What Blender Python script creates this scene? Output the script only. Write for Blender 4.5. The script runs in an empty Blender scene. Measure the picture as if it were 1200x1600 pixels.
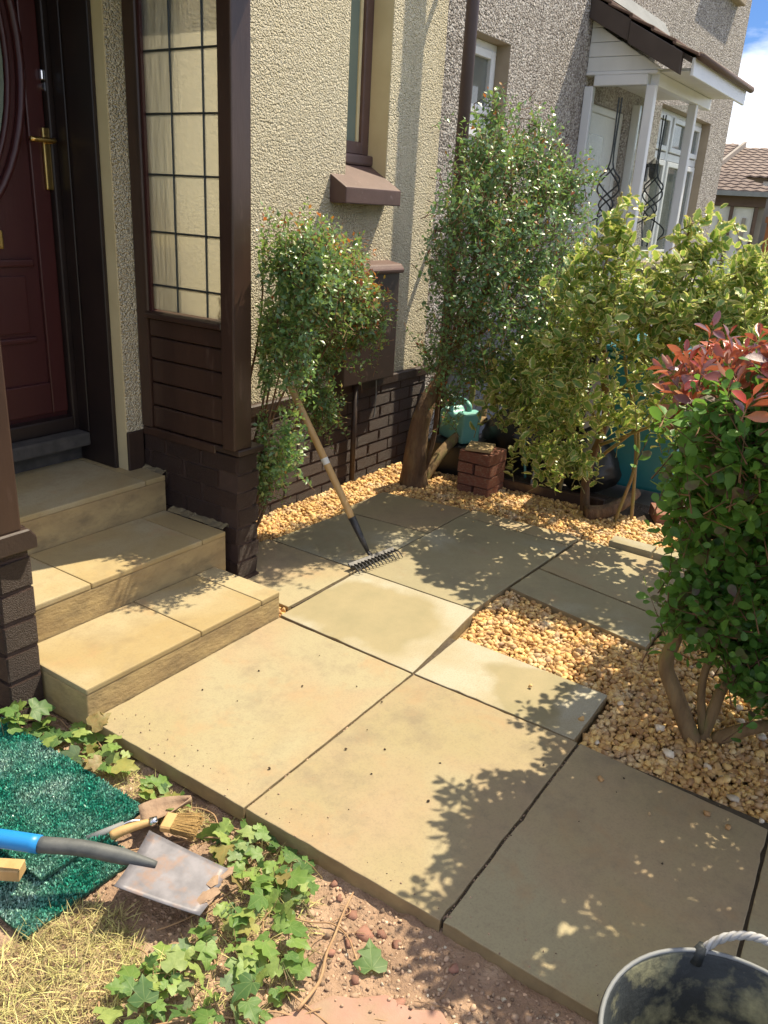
import bpy, bmesh, math, random
import numpy as np
from mathutils import Matrix, Vector, noise as mnoise

rad = math.radians
S = bpy.context.scene
COL = S.collection

# ------------------------------------------------------------------ camera
# X runs along the house fronts (away to the right), Y into the houses, Z up; paving top is z = 0
cam_d = bpy.data.cameras.new('camera')
cam = bpy.data.objects.new('camera', cam_d)
COL.objects.link(cam)
S.camera = cam
cam_d.sensor_fit = 'VERTICAL'
cam_d.sensor_height = 24.0
cam_d.lens = 24.0 * 1275.7 / 1600.0
cam_d.clip_start = 0.02
cam_d.clip_end = 500
yaw, pitch, roll = 0.58129, -0.35955, -0.058838
fw = Vector((math.cos(pitch) * math.cos(yaw), math.cos(pitch) * math.sin(yaw), math.sin(pitch)))
r0 = fw.cross(Vector((0, 0, 1))).normalized()
d0 = fw.cross(r0)
rr = math.cos(roll) * r0 + math.sin(roll) * d0
dd = -math.sin(roll) * r0 + math.cos(roll) * d0
CAMP = Vector((0, 0, 1.55))
cam.matrix_world = Matrix(((rr.x, -dd.x, -fw.x, CAMP.x), (rr.y, -dd.y, -fw.y, CAMP.y), (rr.z, -dd.z, -fw.z, CAMP.z), (0, 0, 0, 1)))

# ------------------------------------------------------------------ sky, sun, exposure
SUNV = Vector((0.55, -0.20, 1.0)).normalized()
W = bpy.data.worlds.new('World')
S.world = W
W.use_nodes = True
nt = W.node_tree
nt.nodes.clear()
out = nt.nodes.new('ShaderNodeOutputWorld')
bg = nt.nodes.new('ShaderNodeBackground')
sky = nt.nodes.new('ShaderNodeTexSky')
sky.sky_type = 'NISHITA'
sky.sun_disc = False
sky.sun_elevation = math.asin(SUNV.z)
sky.sun_rotation = math.atan2(SUNV.x, SUNV.y)
sky.air_density = 1.0
sky.dust_density = 0.2
sky.ozone_density = 2.5
tc = nt.nodes.new('ShaderNodeTexCoord')
mp = nt.nodes.new('ShaderNodeMapping')
mp.inputs['Scale'].default_value = (1.0, 1.0, 2.6)
nz = nt.nodes.new('ShaderNodeTexNoise')
nz.inputs['Scale'].default_value = 3.2
nz.inputs['Detail'].default_value = 7
nz.inputs['Roughness'].default_value = 0.55
rp = nt.nodes.new('ShaderNodeValToRGB')
rp.color_ramp.elements[0].position = 0.445
rp.color_ramp.elements[1].position = 0.60
mx = nt.nodes.new('ShaderNodeMix')
mx.data_type = 'RGBA'
mx.inputs[7].default_value = (6.6, 6.6, 6.8, 1)
nt.links.new(tc.outputs['Generated'], mp.inputs[0])
nt.links.new(mp.outputs[0], nz.inputs['Vector'])
nt.links.new(nz.outputs['Fac'], rp.inputs[0])
nt.links.new(rp.outputs[0], mx.inputs[0])
tn = nt.nodes.new('ShaderNodeMix')
tn.data_type = 'RGBA'
tn.blend_type = 'MULTIPLY'
tn.inputs[0].default_value = 1.0
tn.inputs[7].default_value = (0.22, 0.30, 0.44, 1)
nt.links.new(sky.outputs[0], tn.inputs[6])
nt.links.new(tn.outputs[2], mx.inputs[6])
nt.links.new(mx.outputs[2], bg.inputs['Color'])
bg.inputs['Strength'].default_value = 0.15
nt.links.new(bg.outputs[0], out.inputs[0])

sun_d = bpy.data.lights.new('sun', 'SUN')
sun_d.energy = 4.2
sun_d.angle = rad(0.53)
sun_d.color = (1.0, 0.88, 0.65)
sun = bpy.data.objects.new('sun', sun_d)
COL.objects.link(sun)
sun.rotation_euler = SUNV.to_track_quat('Z', 'Y').to_euler()

S.view_settings.view_transform = 'Standard'
S.view_settings.look = 'None'
S.view_settings.gamma = 1
S.view_settings.use_curve_mapping = False
S.view_settings.exposure = 0.90
S.render.engine = 'CYCLES'
S.cycles.use_denoising = True
S.cycles.max_bounces = 6
S.cycles.transparent_max_bounces = 8
S.cycles.caustics_reflective = False
S.cycles.caustics_refractive = False

# ------------------------------------------------------------------ materials
def srgb(r, g, b):
    f = lambda v: (v / 255 / 12.92) if v / 255 < 0.04045 else ((v / 255 + 0.055) / 1.055) ** 2.4
    return (f(r), f(g), f(b))

def c4(c):
    return (c[0], c[1], c[2], 1)

class NT:
    def __init__(self, name):
        self.m = bpy.data.materials.new(name)
        self.m.use_nodes = True
        self.t = self.m.node_tree
        self.p = self.t.nodes['Principled BSDF']
        self.out = self.t.nodes['Material Output']
    def n(self, typ, **kw):
        x = self.t.nodes.new('ShaderNode' + typ)
        for k, v in kw.items():
            if k in x.inputs:
                x.inputs[k].default_value = v
            else:
                setattr(x, k, v)
        return x
    def l(self, a, b):
        self.t.links.new(a, b)
    def mix(self, fac, a, b, blend='MIX'):
        x = self.t.nodes.new('ShaderNodeMix')
        x.data_type = 'RGBA'
        x.blend_type = blend
        for sock, v in ((0, fac), (6, a), (7, b)):
            if hasattr(v, 'links'):
                self.l(v, x.inputs[sock])
            elif sock == 0:
                x.inputs[0].default_value = v
            else:
                x.inputs[sock].default_value = c4(v)
        return x.outputs[2]
    def ramp(self, fac, stops):
        x = self.t.nodes.new('ShaderNodeValToRGB')
        e = x.color_ramp.elements
        while len(e) < len(stops):
            e.new(0.5)
        for el, (p, c) in zip(e, stops):
            el.position = p
            el.color = c4(c) if hasattr(c, '__len__') else (c, c, c, 1)
        self.l(fac, x.inputs[0])
        return x.outputs[0]
    def coords(self, rnd=0):
        t = self.n('TexCoord').outputs['Object']
        if not rnd:
            return t
        oi = self.n('ObjectInfo').outputs['Random']
        mu = self.n('Math', operation='MULTIPLY')
        self.l(oi, mu.inputs[0])
        mu.inputs[1].default_value = 53.0
        ad = self.n('VectorMath', operation='ADD')
        self.l(t, ad.inputs[0])
        self.l(mu.outputs[0], ad.inputs[1])
        return ad.outputs[0]
    def noise(self, v, scale, detail=4, rough=0.55, dist=0.0):
        x = self.n('TexNoise', Scale=scale, Detail=detail, Roughness=rough, Distortion=dist)
        self.l(v, x.inputs['Vector'])
        return x.outputs['Fac']
    def jitter(self, col, src, amt, hue=0.0):
        h = self.n('HueSaturation')
        self.l(col, h.inputs['Color'])
        mr = self.n('MapRange')
        self.l(src, mr.inputs[0])
        mr.inputs[3].default_value = 1 - amt
        mr.inputs[4].default_value = 1 + amt
        self.l(mr.outputs[0], h.inputs['Value'])
        if hue:
            m2 = self.n('MapRange')
            self.l(src, m2.inputs[0])
            m2.inputs[3].default_value = 0.5 - hue
            m2.inputs[4].default_value = 0.5 + hue
            self.l(m2.outputs[0], h.inputs['Hue'])
        return h.outputs[0]
    def bump(self, h, strength, dist, prev=None):
        b = self.n('Bump', Strength=strength, Distance=dist)
        self.l(h, b.inputs['Height'])
        if prev is not None:
            self.l(prev, b.inputs['Normal'])
        return b.outputs[0]

def mat(name, c1, c2=None, scale=6, lo=0.35, hi=0.65, c3=None, scale3=1.7, lo3=0.5, hi3=0.68, rough=0.7, bump=0.0, bscale=60, bdist=0.004,
        metal=0.0, spec=0.5, rnd=0, jit=0.0, island=0, coat=0.0, hue=0.0, stretch=None):
    N = NT(name)
    v = N.coords(rnd)
    if stretch:
        mpn = N.n('Mapping')
        mpn.inputs['Scale'].default_value = stretch
        N.l(v, mpn.inputs[0])
        v = mpn.outputs[0]
    col = N.mix(N.ramp(N.noise(v, scale, 5), [(lo, 0.0), (hi, 1.0)]), c1, c2 or c1)
    if c3:
        col = N.mix(N.ramp(N.noise(v, scale3, 6, 0.6), [(lo3, 0.0), (hi3, 1.0)]), col, c3)
    if jit:
        src = N.n('NewGeometry').outputs['Random Per Island'] if island else N.n('ObjectInfo').outputs['Random']
        col = N.jitter(col, src, jit, hue)
    N.l(col, N.p.inputs['Base Color'])
    N.p.inputs['Roughness'].default_value = rough
    N.p.inputs['Metallic'].default_value = metal
    N.p.inputs['Specular IOR Level'].default_value = spec
    if coat:
        N.p.inputs['Coat Weight'].default_value = coat
        N.p.inputs['Coat Roughness'].default_value = 0.15
    if bump:
        N.l(N.bump(N.noise(v, bscale, 4, 0.6), bump, bdist), N.p.inputs['Normal'])
    return N.m

def pebbledash(name, stops, scale, dist, tint=None):
    N = NT(name)
    v = N.coords()
    vo = N.n('TexVoronoi', Scale=scale, feature='SMOOTH_F1')
    vo.inputs['Smoothness'].default_value = 0.35
    N.l(v, vo.inputs['Vector'])
    v2 = N.n('TexVoronoi', Scale=scale * 0.57)
    N.l(v, v2.inputs['Vector'])
    vc = N.n('TexVoronoi', Scale=scale)
    N.l(v, vc.inputs['Vector'])
    sep = N.n('SeparateColor')
    N.l(vc.outputs['Color'], sep.inputs[0])
    col = N.ramp(sep.outputs[0], stops)
    col = N.mix(N.ramp(N.noise(v, 1.3, 5), [(0.35, 0.0), (0.75, 0.35)]), col, tint or stops[0][1])
    ms_ = N.n('Mapping')
    ms_.inputs['Scale'].default_value = (9.0, 9.0, 0.7)
    N.l(v, ms_.inputs[0])
    col = N.mix(N.ramp(N.noise(ms_.outputs[0], 1.0, 6, 0.65), [(0.52, 0.0), (0.75, 0.35)]), col, tuple(q * 0.62 for q in stops[0][1]))
    N.l(col, N.p.inputs['Base Color'])
    N.p.inputs['Roughness'].default_value = 0.85
    N.p.inputs['Specular IOR Level'].default_value = 0.25
    ad = N.n('Math', operation='ADD')
    N.l(vo.outputs['Distance'], ad.inputs[0])
    N.l(v2.outputs['Distance'], ad.inputs[1])
    inv = N.n('Math', operation='MULTIPLY')
    N.l(ad.outputs[0], inv.inputs[0])
    inv.inputs[1].default_value = -1.0
    b1 = N.bump(inv.outputs[0], 1.0, dist)
    b2 = N.bump(N.noise(v, scale * 3, 3), 0.5, dist * 0.25, b1)
    N.l(b2, N.p.inputs['Normal'])
    return N.m

def slab_mat(name, base, warm, pale, dark, island=0):
    N = NT(name)
    v = N.coords(1)
    col = N.mix(N.ramp(N.noise(v, 2.2, 6, 0.6), [(0.35, 0.0), (0.7, 1.0)]), base, warm)
    col = N.mix(N.ramp(N.noise(v, 1.3, 3, 0.5, 0.6), [(0.50, 0.0), (0.58, 0.85)]), col, pale)
    w = N.noise(v, 3.7, 8, 0.72)
    col = N.mix(N.ramp(w, [(0.53, 0.0), (0.70, 0.65)]), col, dark)
    g = N.noise(v, 160, 3, 0.7)
    col = N.mix(N.ramp(g, [(0.36, 0.30), (0.52, 0.0)]), col, dark)
    sp = N.n('TexVoronoi', Scale=38.0)
    N.l(v, sp.inputs['Vector'])
    col = N.mix(N.ramp(sp.outputs['Distance'], [(0.02, 0.5), (0.075, 0.0)]), col, (0.1, 0.07, 0.04))
    pk = N.noise(v, 5.5, 7, 0.7, 0.4)
    col = N.mix(N.ramp(pk, [(0.55, 0.0), (0.68, 0.5)]), col, tuple(q * k for q, k in zip(base, (1.10, 0.88, 0.86))))
    gr = N.noise(v, 26, 8, 0.75)
    col = N.mix(N.ramp(gr, [(0.52, 0.0), (0.72, 0.42)]), col, dark)
    col = N.mix(N.ramp(gr, [(0.28, 0.30), (0.46, 0.0)]), col, pale)
    col = N.jitter(col, N.n('ObjectInfo').outputs['Random'], 0.07)
    N.l(col, N.p.inputs['Base Color'])
    N.p.inputs['Roughness'].default_value = 0.8
    N.p.inputs['Specular IOR Level'].default_value = 0.3
    b = N.bump(N.noise(v, 9, 4), 0.25, 0.006)
    b = N.bump(N.noise(v, 220, 3, 0.7), 0.35, 0.0012, b)
    N.l(b, N.p.inputs['Normal'])
    return N.m

def damp_slab(name, c, r):
    N = NT(name)
    v = N.coords()
    nv = N.n('TexNoise', Scale=3.2, Detail=4.0)
    N.l(v, nv.inputs['Vector'])
    sub = N.n('VectorMath', operation='SUBTRACT')
    N.l(nv.outputs['Color'], sub.inputs[0])
    sub.inputs[1].default_value = (0.5, 0.5, 0.5)
    sc = N.n('VectorMath', operation='SCALE')
    N.l(sub.outputs[0], sc.inputs[0])
    sc.inputs['Scale'].default_value = 0.42
    ad = N.n('VectorMath', operation='ADD')
    N.l(v, ad.inputs[0])
    N.l(sc.outputs[0], ad.inputs[1])
    ds = N.n('VectorMath', operation='DISTANCE')
    N.l(ad.outputs[0], ds.inputs[0])
    ds.inputs[1].default_value = c
    f = N.ramp(ds.outputs['Value'], [(r * 0.82, 0.0), (r * 1.06, 1.0)])
    damp = N.mix(N.ramp(N.noise(v, 7, 6, 0.65), [(0.35, 0.0), (0.65, 1.0)]), (0.275, 0.235, 0.13), (0.335, 0.275, 0.155))
    dry = N.mix(N.ramp(N.noise(v, 4, 5), [(0.4, 0.0), (0.65, 1.0)]), (0.41, 0.375, 0.285), (0.36, 0.305, 0.195))
    col = N.mix(f, damp, dry)
    col = N.mix(N.ramp(N.noise(v, 160, 3, 0.7), [(0.36, 0.4), (0.52, 0.0)]), col, (0.25, 0.21, 0.14))
    N.l(col, N.p.inputs['Base Color'])
    N.p.inputs['Roughness'].default_value = 0.78
    N.l(N.bump(N.noise(v, 220, 3, 0.7), 0.35, 0.0012), N.p.inputs['Normal'])
    return N.m

def leaf_mat(name, stops, rough=0.35, trans=0.35, island=1, tcol=(0.25, 0.4, 0.05), spec=0.5, back=None, vein=0.0):
    N = NT(name)
    src = N.n('NewGeometry').outputs['Random Per Island'] if island else N.n('ObjectInfo').outputs['Random']
    col = N.ramp(src, stops)
    v = N.coords()
    col = N.mix(N.ramp(N.noise(v, 70, 2), [(0.35, 0.0), (0.75, 0.35)]), col, tuple(min(1, a * 1.5) for a in stops[len(stops) // 2][1]))
    if back:
        col = N.mix(N.n('NewGeometry').outputs['Backfacing'], col, back)
    N.l(col, N.p.inputs['Base Color'])
    N.p.inputs['Roughness'].default_value = rough
    N.p.inputs['Specular IOR Level'].default_value = spec
    N.l(N.bump(N.noise(v, 140, 2), 0.3, 0.002), N.p.inputs['Normal'])
    tr = N.n('BsdfTranslucent')
    tm = N.mix(0.55, col, tcol)
    N.l(tm, tr.inputs['Color'])
    ms = N.n('MixShader')
    ms.inputs[0].default_value = trans
    N.l(N.p.outputs[0], ms.inputs[1])
    N.l(tr.outputs[0], ms.inputs[2])
    N.l(ms.outputs[0], N.out.inputs['Surface'])
    return N.m

def glass_mat(name, col=(0.9, 0.93, 0.9), rough=0.0, alpha=0.75, bump=False):
    # thin pane: part transparent, part glossy; obscure glass scatters instead
    N = NT(name)
    gl = N.n('BsdfGlossy')
    gl.inputs['Roughness'].default_value = max(rough, 0.02)
    gl.inputs['Color'].default_value = (1, 1, 1, 1)
    fr = N.n('Fresnel')
    fr.inputs[0].default_value = 1.5
    if bump:
        rf = N.n('BsdfRefraction')
        rf.inputs['Roughness'].default_value = rough
        rf.inputs['IOR'].default_value = 1.12
        rf.inputs['Color'].default_value = c4(col)
        v = N.coords()
        mpn = N.n('Mapping')
        mpn.inputs['Scale'].default_value = (60, 60, 7)
        N.l(v, mpn.inputs[0])
        nb = N.bump(N.noise(mpn.outputs[0], 1.0, 3), 0.05, 0.01)
        for x in (rf, gl):
            N.l(nb, x.inputs['Normal'])
        df = N.n('BsdfTranslucent')
        df.inputs['Color'].default_value = c4(col)
        m0 = N.n('MixShader')
        m0.inputs[0].default_value = 0.35
        N.l(rf.outputs[0], m0.inputs[1])
        N.l(df.outputs[0], m0.inputs[2])
        base = m0.outputs[0]
    else:
        tr = N.n('BsdfTransparent')
        tr.inputs['Color'].default_value = c4(col)
        base = tr.outputs[0]
    ms = N.n('MixShader')
    N.l(fr.outputs[0], ms.inputs[0])
    N.l(base, ms.inputs[1])
    N.l(gl.outputs[0], ms.inputs[2])
    N.l(ms.outputs[0], N.out.inputs['Surface'])
    return N.m

M = {}
M['cream_dash'] = pebbledash('cream_pebbledash', [(0.0, (0.76, 0.66, 0.46)), (0.5, (0.82, 0.73, 0.53)), (1.0, (0.86, 0.78, 0.60))], 138, 0.014)
M['grey_dash'] = pebbledash('grey_pebbledash', [(0.0, (0.146, 0.123, 0.112)), (0.35, (0.381, 0.336, 0.302)), (0.7, (0.560, 0.515, 0.482)), (1.0, (0.806, 0.773, 0.739))], 88, 0.018, (0.493, 0.448, 0.414))
M['cream_paint'] = mat('cream_paint', (0.72, 0.61, 0.37), (0.66, 0.55, 0.32), rough=0.6, bump=0.15)
M['buff_render'] = mat('buff_render', (0.42, 0.34, 0.25), (0.36, 0.29, 0.21), rough=0.8, bump=0.2)
M['brown_wood'] = mat('brown_painted_wood', (0.042, 0.021, 0.015), (0.060, 0.031, 0.021), scale=9, c3=(0.14, 0.09, 0.07), scale3=14, lo3=0.62, hi3=0.85, rough=0.42, bump=0.25, bscale=40, coat=0.15, stretch=(1, 1, 0.25))
M['brown_brick'] = mat('brown_painted_brick', (0.068, 0.038, 0.030), (0.095, 0.056, 0.044), scale=14, c3=(0.17, 0.12, 0.105), scale3=22, lo3=0.58, hi3=0.78, rough=0.45, bump=1.0, bscale=26, bdist=0.03, rnd=1, jit=0.12)
M['brown_render'] = mat('brown_painted_render', (0.034, 0.019, 0.014), (0.05, 0.029, 0.02), scale=7, c3=(0.10, 0.07, 0.055), scale3=9, lo3=0.64, hi3=0.8, rough=0.55, bump=0.5, bscale=50)
M['brown_box'] = mat('brown_box_paint', (0.045, 0.026, 0.020), (0.034, 0.020, 0.015), scale=5, c3=(0.15, 0.10, 0.08), scale3=18, lo3=0.6, hi3=0.82, rough=0.5, bump=0.2)
M['brown_stone'] = mat('brown_painted_sill', (0.13, 0.075, 0.065), (0.10, 0.056, 0.048), scale=6, c3=(0.24, 0.18, 0.17), scale3=30, lo3=0.62, hi3=0.8, rough=0.5, bump=0.25, bscale=80)
M['dark_red'] = mat('dark_red_door', (0.052, 0.014, 0.016), (0.066, 0.018, 0.017), scale=3, rough=0.35, bump=0.12, bscale=90, stretch=(1, 1, 0.1))
M['mortar_edge'] = mat('stained_mortar', (0.30, 0.24, 0.13), (0.16, 0.13, 0.08), scale=20, rough=0.9, bump=0.9, bscale=60, bdist=0.01)
M['slab'] = slab_mat('buff_paving', (0.339, 0.281, 0.159), (0.372, 0.276, 0.179), (0.353, 0.310, 0.193), (0.217, 0.174, 0.121))
M['slab_pale'] = slab_mat('pale_paving', (0.301, 0.264, 0.165), (0.352, 0.296, 0.180), (0.402, 0.372, 0.281), (0.237, 0.201, 0.131))
M['slab_damp'] = damp_slab('damp_paving', (2.44, 1.66, 0.0), 0.29)
M['slab_damp_small'] = damp_slab('damp_small_paving', (2.34, 0.90, 0.0), 0.17)
M['step_tread'] = slab_mat('buff_tread', (0.394, 0.307, 0.158), (0.378, 0.276, 0.128), (0.430, 0.359, 0.220), (0.276, 0.210, 0.118))
M['step_riser'] = mat('sawn_riser', (0.459, 0.338, 0.162), (0.338, 0.243, 0.121), scale=7, c3=(0.216, 0.162, 0.088), scale3=11, lo3=0.5, hi3=0.75, rough=0.85, bump=0.6, bscale=45, bdist=0.006, stretch=(0.8, 1, 1.5))
M['slab_edge'] = mat('brown_slab_edge', (0.33, 0.25, 0.13), (0.24, 0.175, 0.095), scale=12, rough=0.9, bump=0.5, bscale=60, rnd=1)  # slab sides, browner and darker than the tops
M['joint'] = mat('joint_sand', (0.10, 0.075, 0.05), (0.06, 0.045, 0.03), scale=60, rough=0.95, bump=0.6)
M['gravel'] = mat('golden_gravel', (0.66, 0.43, 0.185), (0.55, 0.325, 0.12), scale=30, c3=(0.66, 0.53, 0.36), scale3=9, lo3=0.5, hi3=0.75, rough=0.7, bump=0.4, bscale=120, island=1, jit=0.30, hue=0.012)
M['gravel_pale'] = mat('pale_gravel', (0.70, 0.62, 0.50), (0.58, 0.46, 0.32), scale=30, rough=0.7, bump=0.4, bscale=120, island=1, jit=0.25)
M['gravel_bed'] = mat('gravel_bed', (0.40, 0.26, 0.12), (0.28, 0.17, 0.08), scale=50, rough=0.95, bump=1.0, bscale=45, bdist=0.02)
M['soil'] = mat('dry_soil', (0.40, 0.265, 0.18), (0.28, 0.18, 0.12), scale=11, c3=(0.50, 0.36, 0.25), scale3=5, rough=0.95, bump=1.0, bscale=90, bdist=0.012)
M['ground'] = mat('lawn_ground', (0.12, 0.14, 0.05), (0.17, 0.16, 0.07), scale=4, rough=0.95, bump=0.8, bscale=40, bdist=0.03)
M['concrete'] = mat('pale_concrete', (0.17, 0.15, 0.125), (0.13, 0.115, 0.10), scale=4, rough=0.9, bump=0.4)
M['dark_soil'] = mat('dark_soil', (0.055, 0.038, 0.025), (0.09, 0.06, 0.038), scale=12, rough=0.95, bump=1.0, bscale=60, bdist=0.02)
M['rubble'] = mat('soil_crumbs', (0.46, 0.32, 0.22), (0.32, 0.22, 0.155), scale=30, rough=0.9, bump=0.5, island=1, jit=0.5)
M['red_shard'] = mat('red_shard', (0.36, 0.155, 0.11), (0.30, 0.18, 0.13), scale=20, rough=0.85, bump=0.5, rnd=1, jit=0.25)
M['red_flag'] = mat('red_flagstone', (0.36, 0.185, 0.145), (0.40, 0.245, 0.19), scale=9, c3=(0.33, 0.225, 0.155), scale3=7, lo3=0.42, hi3=0.6, rough=0.85, bump=0.5, bscale=50)
M['white_upvc'] = mat('white_upvc', (0.78, 0.79, 0.80), (0.74, 0.75, 0.77), rough=0.35)
M['white_board'] = mat('white_cladding', (0.76, 0.76, 0.74), (0.70, 0.70, 0.68), rough=0.5, bump=0.1)
M['brown_barge'] = mat('brown_barge', (0.060, 0.042, 0.035), (0.075, 0.055, 0.045), rough=0.6)
M['roof_tile'] = mat('red_brown_tile', (0.13, 0.075, 0.06), (0.18, 0.11, 0.085), scale=12, c3=(0.26, 0.22, 0.14), scale3=8, lo3=0.58, hi3=0.75, rough=0.85, bump=0.6, rnd=1, jit=0.2)
M['grey_tile'] = mat('grey_brown_tile', (0.17, 0.125, 0.105), (0.22, 0.17, 0.145), scale=9, rough=0.9, bump=0.5, rnd=1, jit=0.12)
M['clear'] = glass_mat('clear_pane', (0.92, 0.94, 0.93))
M['obscure'] = glass_mat('obscure_pane', (1.0, 0.97, 0.86), rough=0.14, bump=True)
M['dark_pane'] = mat('room_pane', (0.10, 0.115, 0.105), (0.17, 0.18, 0.165), scale=2, rough=0.04, spec=0.8)
M['green_pane'] = mat('grey_green_pane', (0.19, 0.235, 0.20), (0.16, 0.21, 0.19), scale=1.5, rough=0.06, spec=0.6)
M['lead'] = mat('lead_came', (0.05, 0.058, 0.06), (0.07, 0.08, 0.085), scale=30, rough=0.45, metal=0.5)
M['brass'] = mat('brass', (0.80, 0.55, 0.20), (0.70, 0.47, 0.16), scale=20, rough=0.28, metal=1.0)
M['chrome'] = mat('chrome', (0.75, 0.76, 0.78), rough=0.2, metal=1.0)
M['black_plastic'] = mat('black_plastic', (0.012, 0.012, 0.013), (0.02, 0.02, 0.02), rough=0.4)
M['white_plastic'] = mat('white_plastic', (0.75, 0.75, 0.74), rough=0.35)
M['pipe'] = mat('brown_downpipe', (0.060, 0.036, 0.036), (0.075, 0.047, 0.043), scale=5, rough=0.45)
M['dark_door_frame'] = mat('dark_frame', (0.020, 0.013, 0.012), (0.028, 0.018, 0.016), rough=0.4)
M['ash_wood'] = mat('ash_handle', (0.58, 0.38, 0.17), (0.50, 0.31, 0.13), scale=7, rough=0.5, bump=0.15, stretch=(4, 4, 0.6))
M['dark_steel'] = mat('dark_steel', (0.05, 0.05, 0.055), (0.09, 0.085, 0.085), scale=30, rough=0.5, metal=0.6)
M['rusty_blade'] = mat('spade_steel', (0.225, 0.215, 0.24), (0.15, 0.145, 0.165), scale=22, c3=(0.25, 0.16, 0.12), scale3=16, lo3=0.50, hi3=0.68, rough=0.5, metal=0.15, bump=0.12, bscale=90)
M['mud'] = mat('dried_mud', (0.36, 0.25, 0.17), (0.28, 0.185, 0.125), scale=30, rough=0.95, bump=0.8)
M['grey_grip'] = mat('grey_shaft', (0.07, 0.077, 0.08), (0.11, 0.115, 0.115), scale=25, rough=0.6, bump=0.2)
M['blue_grip'] = mat('blue_grip', (0.015, 0.23, 0.60), (0.02, 0.26, 0.64), rough=0.4)
M['turf_base'] = mat('turf_backing', (0.008, 0.05, 0.035), (0.012, 0.07, 0.05), rough=0.9)
M['turf'] = mat('turf_pile', (0.035, 0.30, 0.21), (0.06, 0.38, 0.28), scale=5, rough=0.28, spec=0.7, island=1, jit=0.55, c3=(0.34, 0.50, 0.43), scale3=5, lo3=0.45, hi3=0.64)
M['trug'] = mat('black_rubber', (0.020, 0.024, 0.027), (0.035, 0.042, 0.046), scale=10, c3=(0.30, 0.29, 0.17), scale3=7, lo3=0.48, hi3=0.62, rough=0.6, bump=0.5, bscale=70)
M['rope'] = mat('grey_rope', (0.42, 0.42, 0.43), (0.33, 0.33, 0.34), scale=60, rough=0.6)
M['teal_bin'] = mat('teal_bin', (0.012, 0.145, 0.19), (0.015, 0.16, 0.21), scale=3, rough=0.45)
M['teal_can'] = mat('teal_jerrycan', (0.20, 0.50, 0.45), (0.17, 0.45, 0.41), rough=0.4)
M['red_brick'] = mat('red_brick', (0.27, 0.10, 0.062), (0.21, 0.085, 0.055), scale=12, c3=(0.30, 0.20, 0.13), scale3=9, rough=0.9, bump=0.6, rnd=1, jit=0.2)
M['pale_tile'] = mat('pale_tile', (0.52, 0.38, 0.20), (0.46, 0.33, 0.17), rough=0.7, bump=0.2)
M['bark'] = mat('brown_bark', (0.17, 0.095, 0.05), (0.10, 0.058, 0.032), scale=9, c3=(0.24, 0.16, 0.075), scale3=6, rough=0.9, bump=0.9, bscale=28, bdist=0.012, stretch=(3, 3, 0.7))
M['bark_light'] = mat('buff_bark', (0.30, 0.20, 0.095), (0.20, 0.125, 0.06), scale=9, c3=(0.20, 0.20, 0.06), scale3=5, rough=0.85, bump=0.7, bscale=40, bdist=0.008, stretch=(3, 3, 0.7))
M['twig'] = mat('twig', (0.22, 0.12, 0.06), (0.15, 0.08, 0.045), scale=20, rough=0.8)
M['twig_green'] = mat('green_twig', (0.20, 0.20, 0.07), (0.25, 0.17, 0.08), scale=20, rough=0.8)
M['dead_stem'] = mat('dead_stem', (0.42, 0.27, 0.15), (0.33, 0.20, 0.11), scale=20, rough=0.85)
M['straw'] = mat('dry_grass', (0.52, 0.41, 0.20), (0.38, 0.35, 0.13), scale=7, rough=0.7, island=1, jit=0.45, hue=0.035)
M['brick_mortar'] = mat('brown_mortar', (0.066, 0.039, 0.031), (0.05, 0.03, 0.024), scale=20, rough=0.9, bump=0.5)
M['grey_sheet'] = mat('grey_sheet', (0.25, 0.28, 0.34), (0.21, 0.24, 0.29), scale=3, rough=0.6)
M['grey_board'] = mat('grey_board', (0.24, 0.25, 0.26), (0.19, 0.20, 0.21), rough=0.7)
M['orange_wood'] = mat('orange_fence_wood', (0.32, 0.12, 0.045), (0.26, 0.095, 0.035), scale=8, rough=0.7)
M['far_wall'] = mat('far_render', (0.33, 0.29, 0.26), (0.28, 0.25, 0.22), scale=3, rough=0.9)
M['bristle'] = mat('bristle', (0.42, 0.27, 0.10), (0.30, 0.18, 0.06), scale=60, rough=0.8, bump=0.8, bscale=200, stretch=(1, 1, 1))
M['fascia'] = mat('brown_fascia', (0.10, 0.06, 0.045), (0.12, 0.075, 0.055), rough=0.6)
M['stone_grey'] = mat('weathered_stone', (0.095, 0.085, 0.075), (0.055, 0.05, 0.045), scale=12, rough=0.9, bump=0.7, bscale=50)

G1 = (0.028, 0.085, 0.030)
M['leaf_small'] = leaf_mat('small_green_leaf', [(0.0, (0.066, 0.143, 0.077)), (0.4, (0.110, 0.231, 0.088)), (0.75, (0.209, 0.341, 0.110)), (0.93, (0.374, 0.418, 0.132)), (1.0, (0.374, 0.242, 0.099))], 0.33, 0.38, 1, (0.352, 0.528, 0.088), 1.0)
M['leaf_red_tip'] = leaf_mat('red_tip_leaf', [(0.0, (0.30, 0.045, 0.03)), (0.4, (0.36, 0.10, 0.04)), (0.75, (0.36, 0.20, 0.05)), (1.0, (0.22, 0.25, 0.06))], 0.3, 0.4, 1, (0.6, 0.22, 0.04), 0.5)
M['leaf_dark'] = leaf_mat('dark_green_leaf', [(0.0, (0.054, 0.132, 0.072)), (0.45, (0.096, 0.216, 0.090)), (0.82, (0.180, 0.312, 0.108)), (0.95, (0.324, 0.372, 0.120)), (1.0, (0.384, 0.240, 0.108))], 0.33, 0.34, 1, (0.312, 0.504, 0.096), 1.0)
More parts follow.
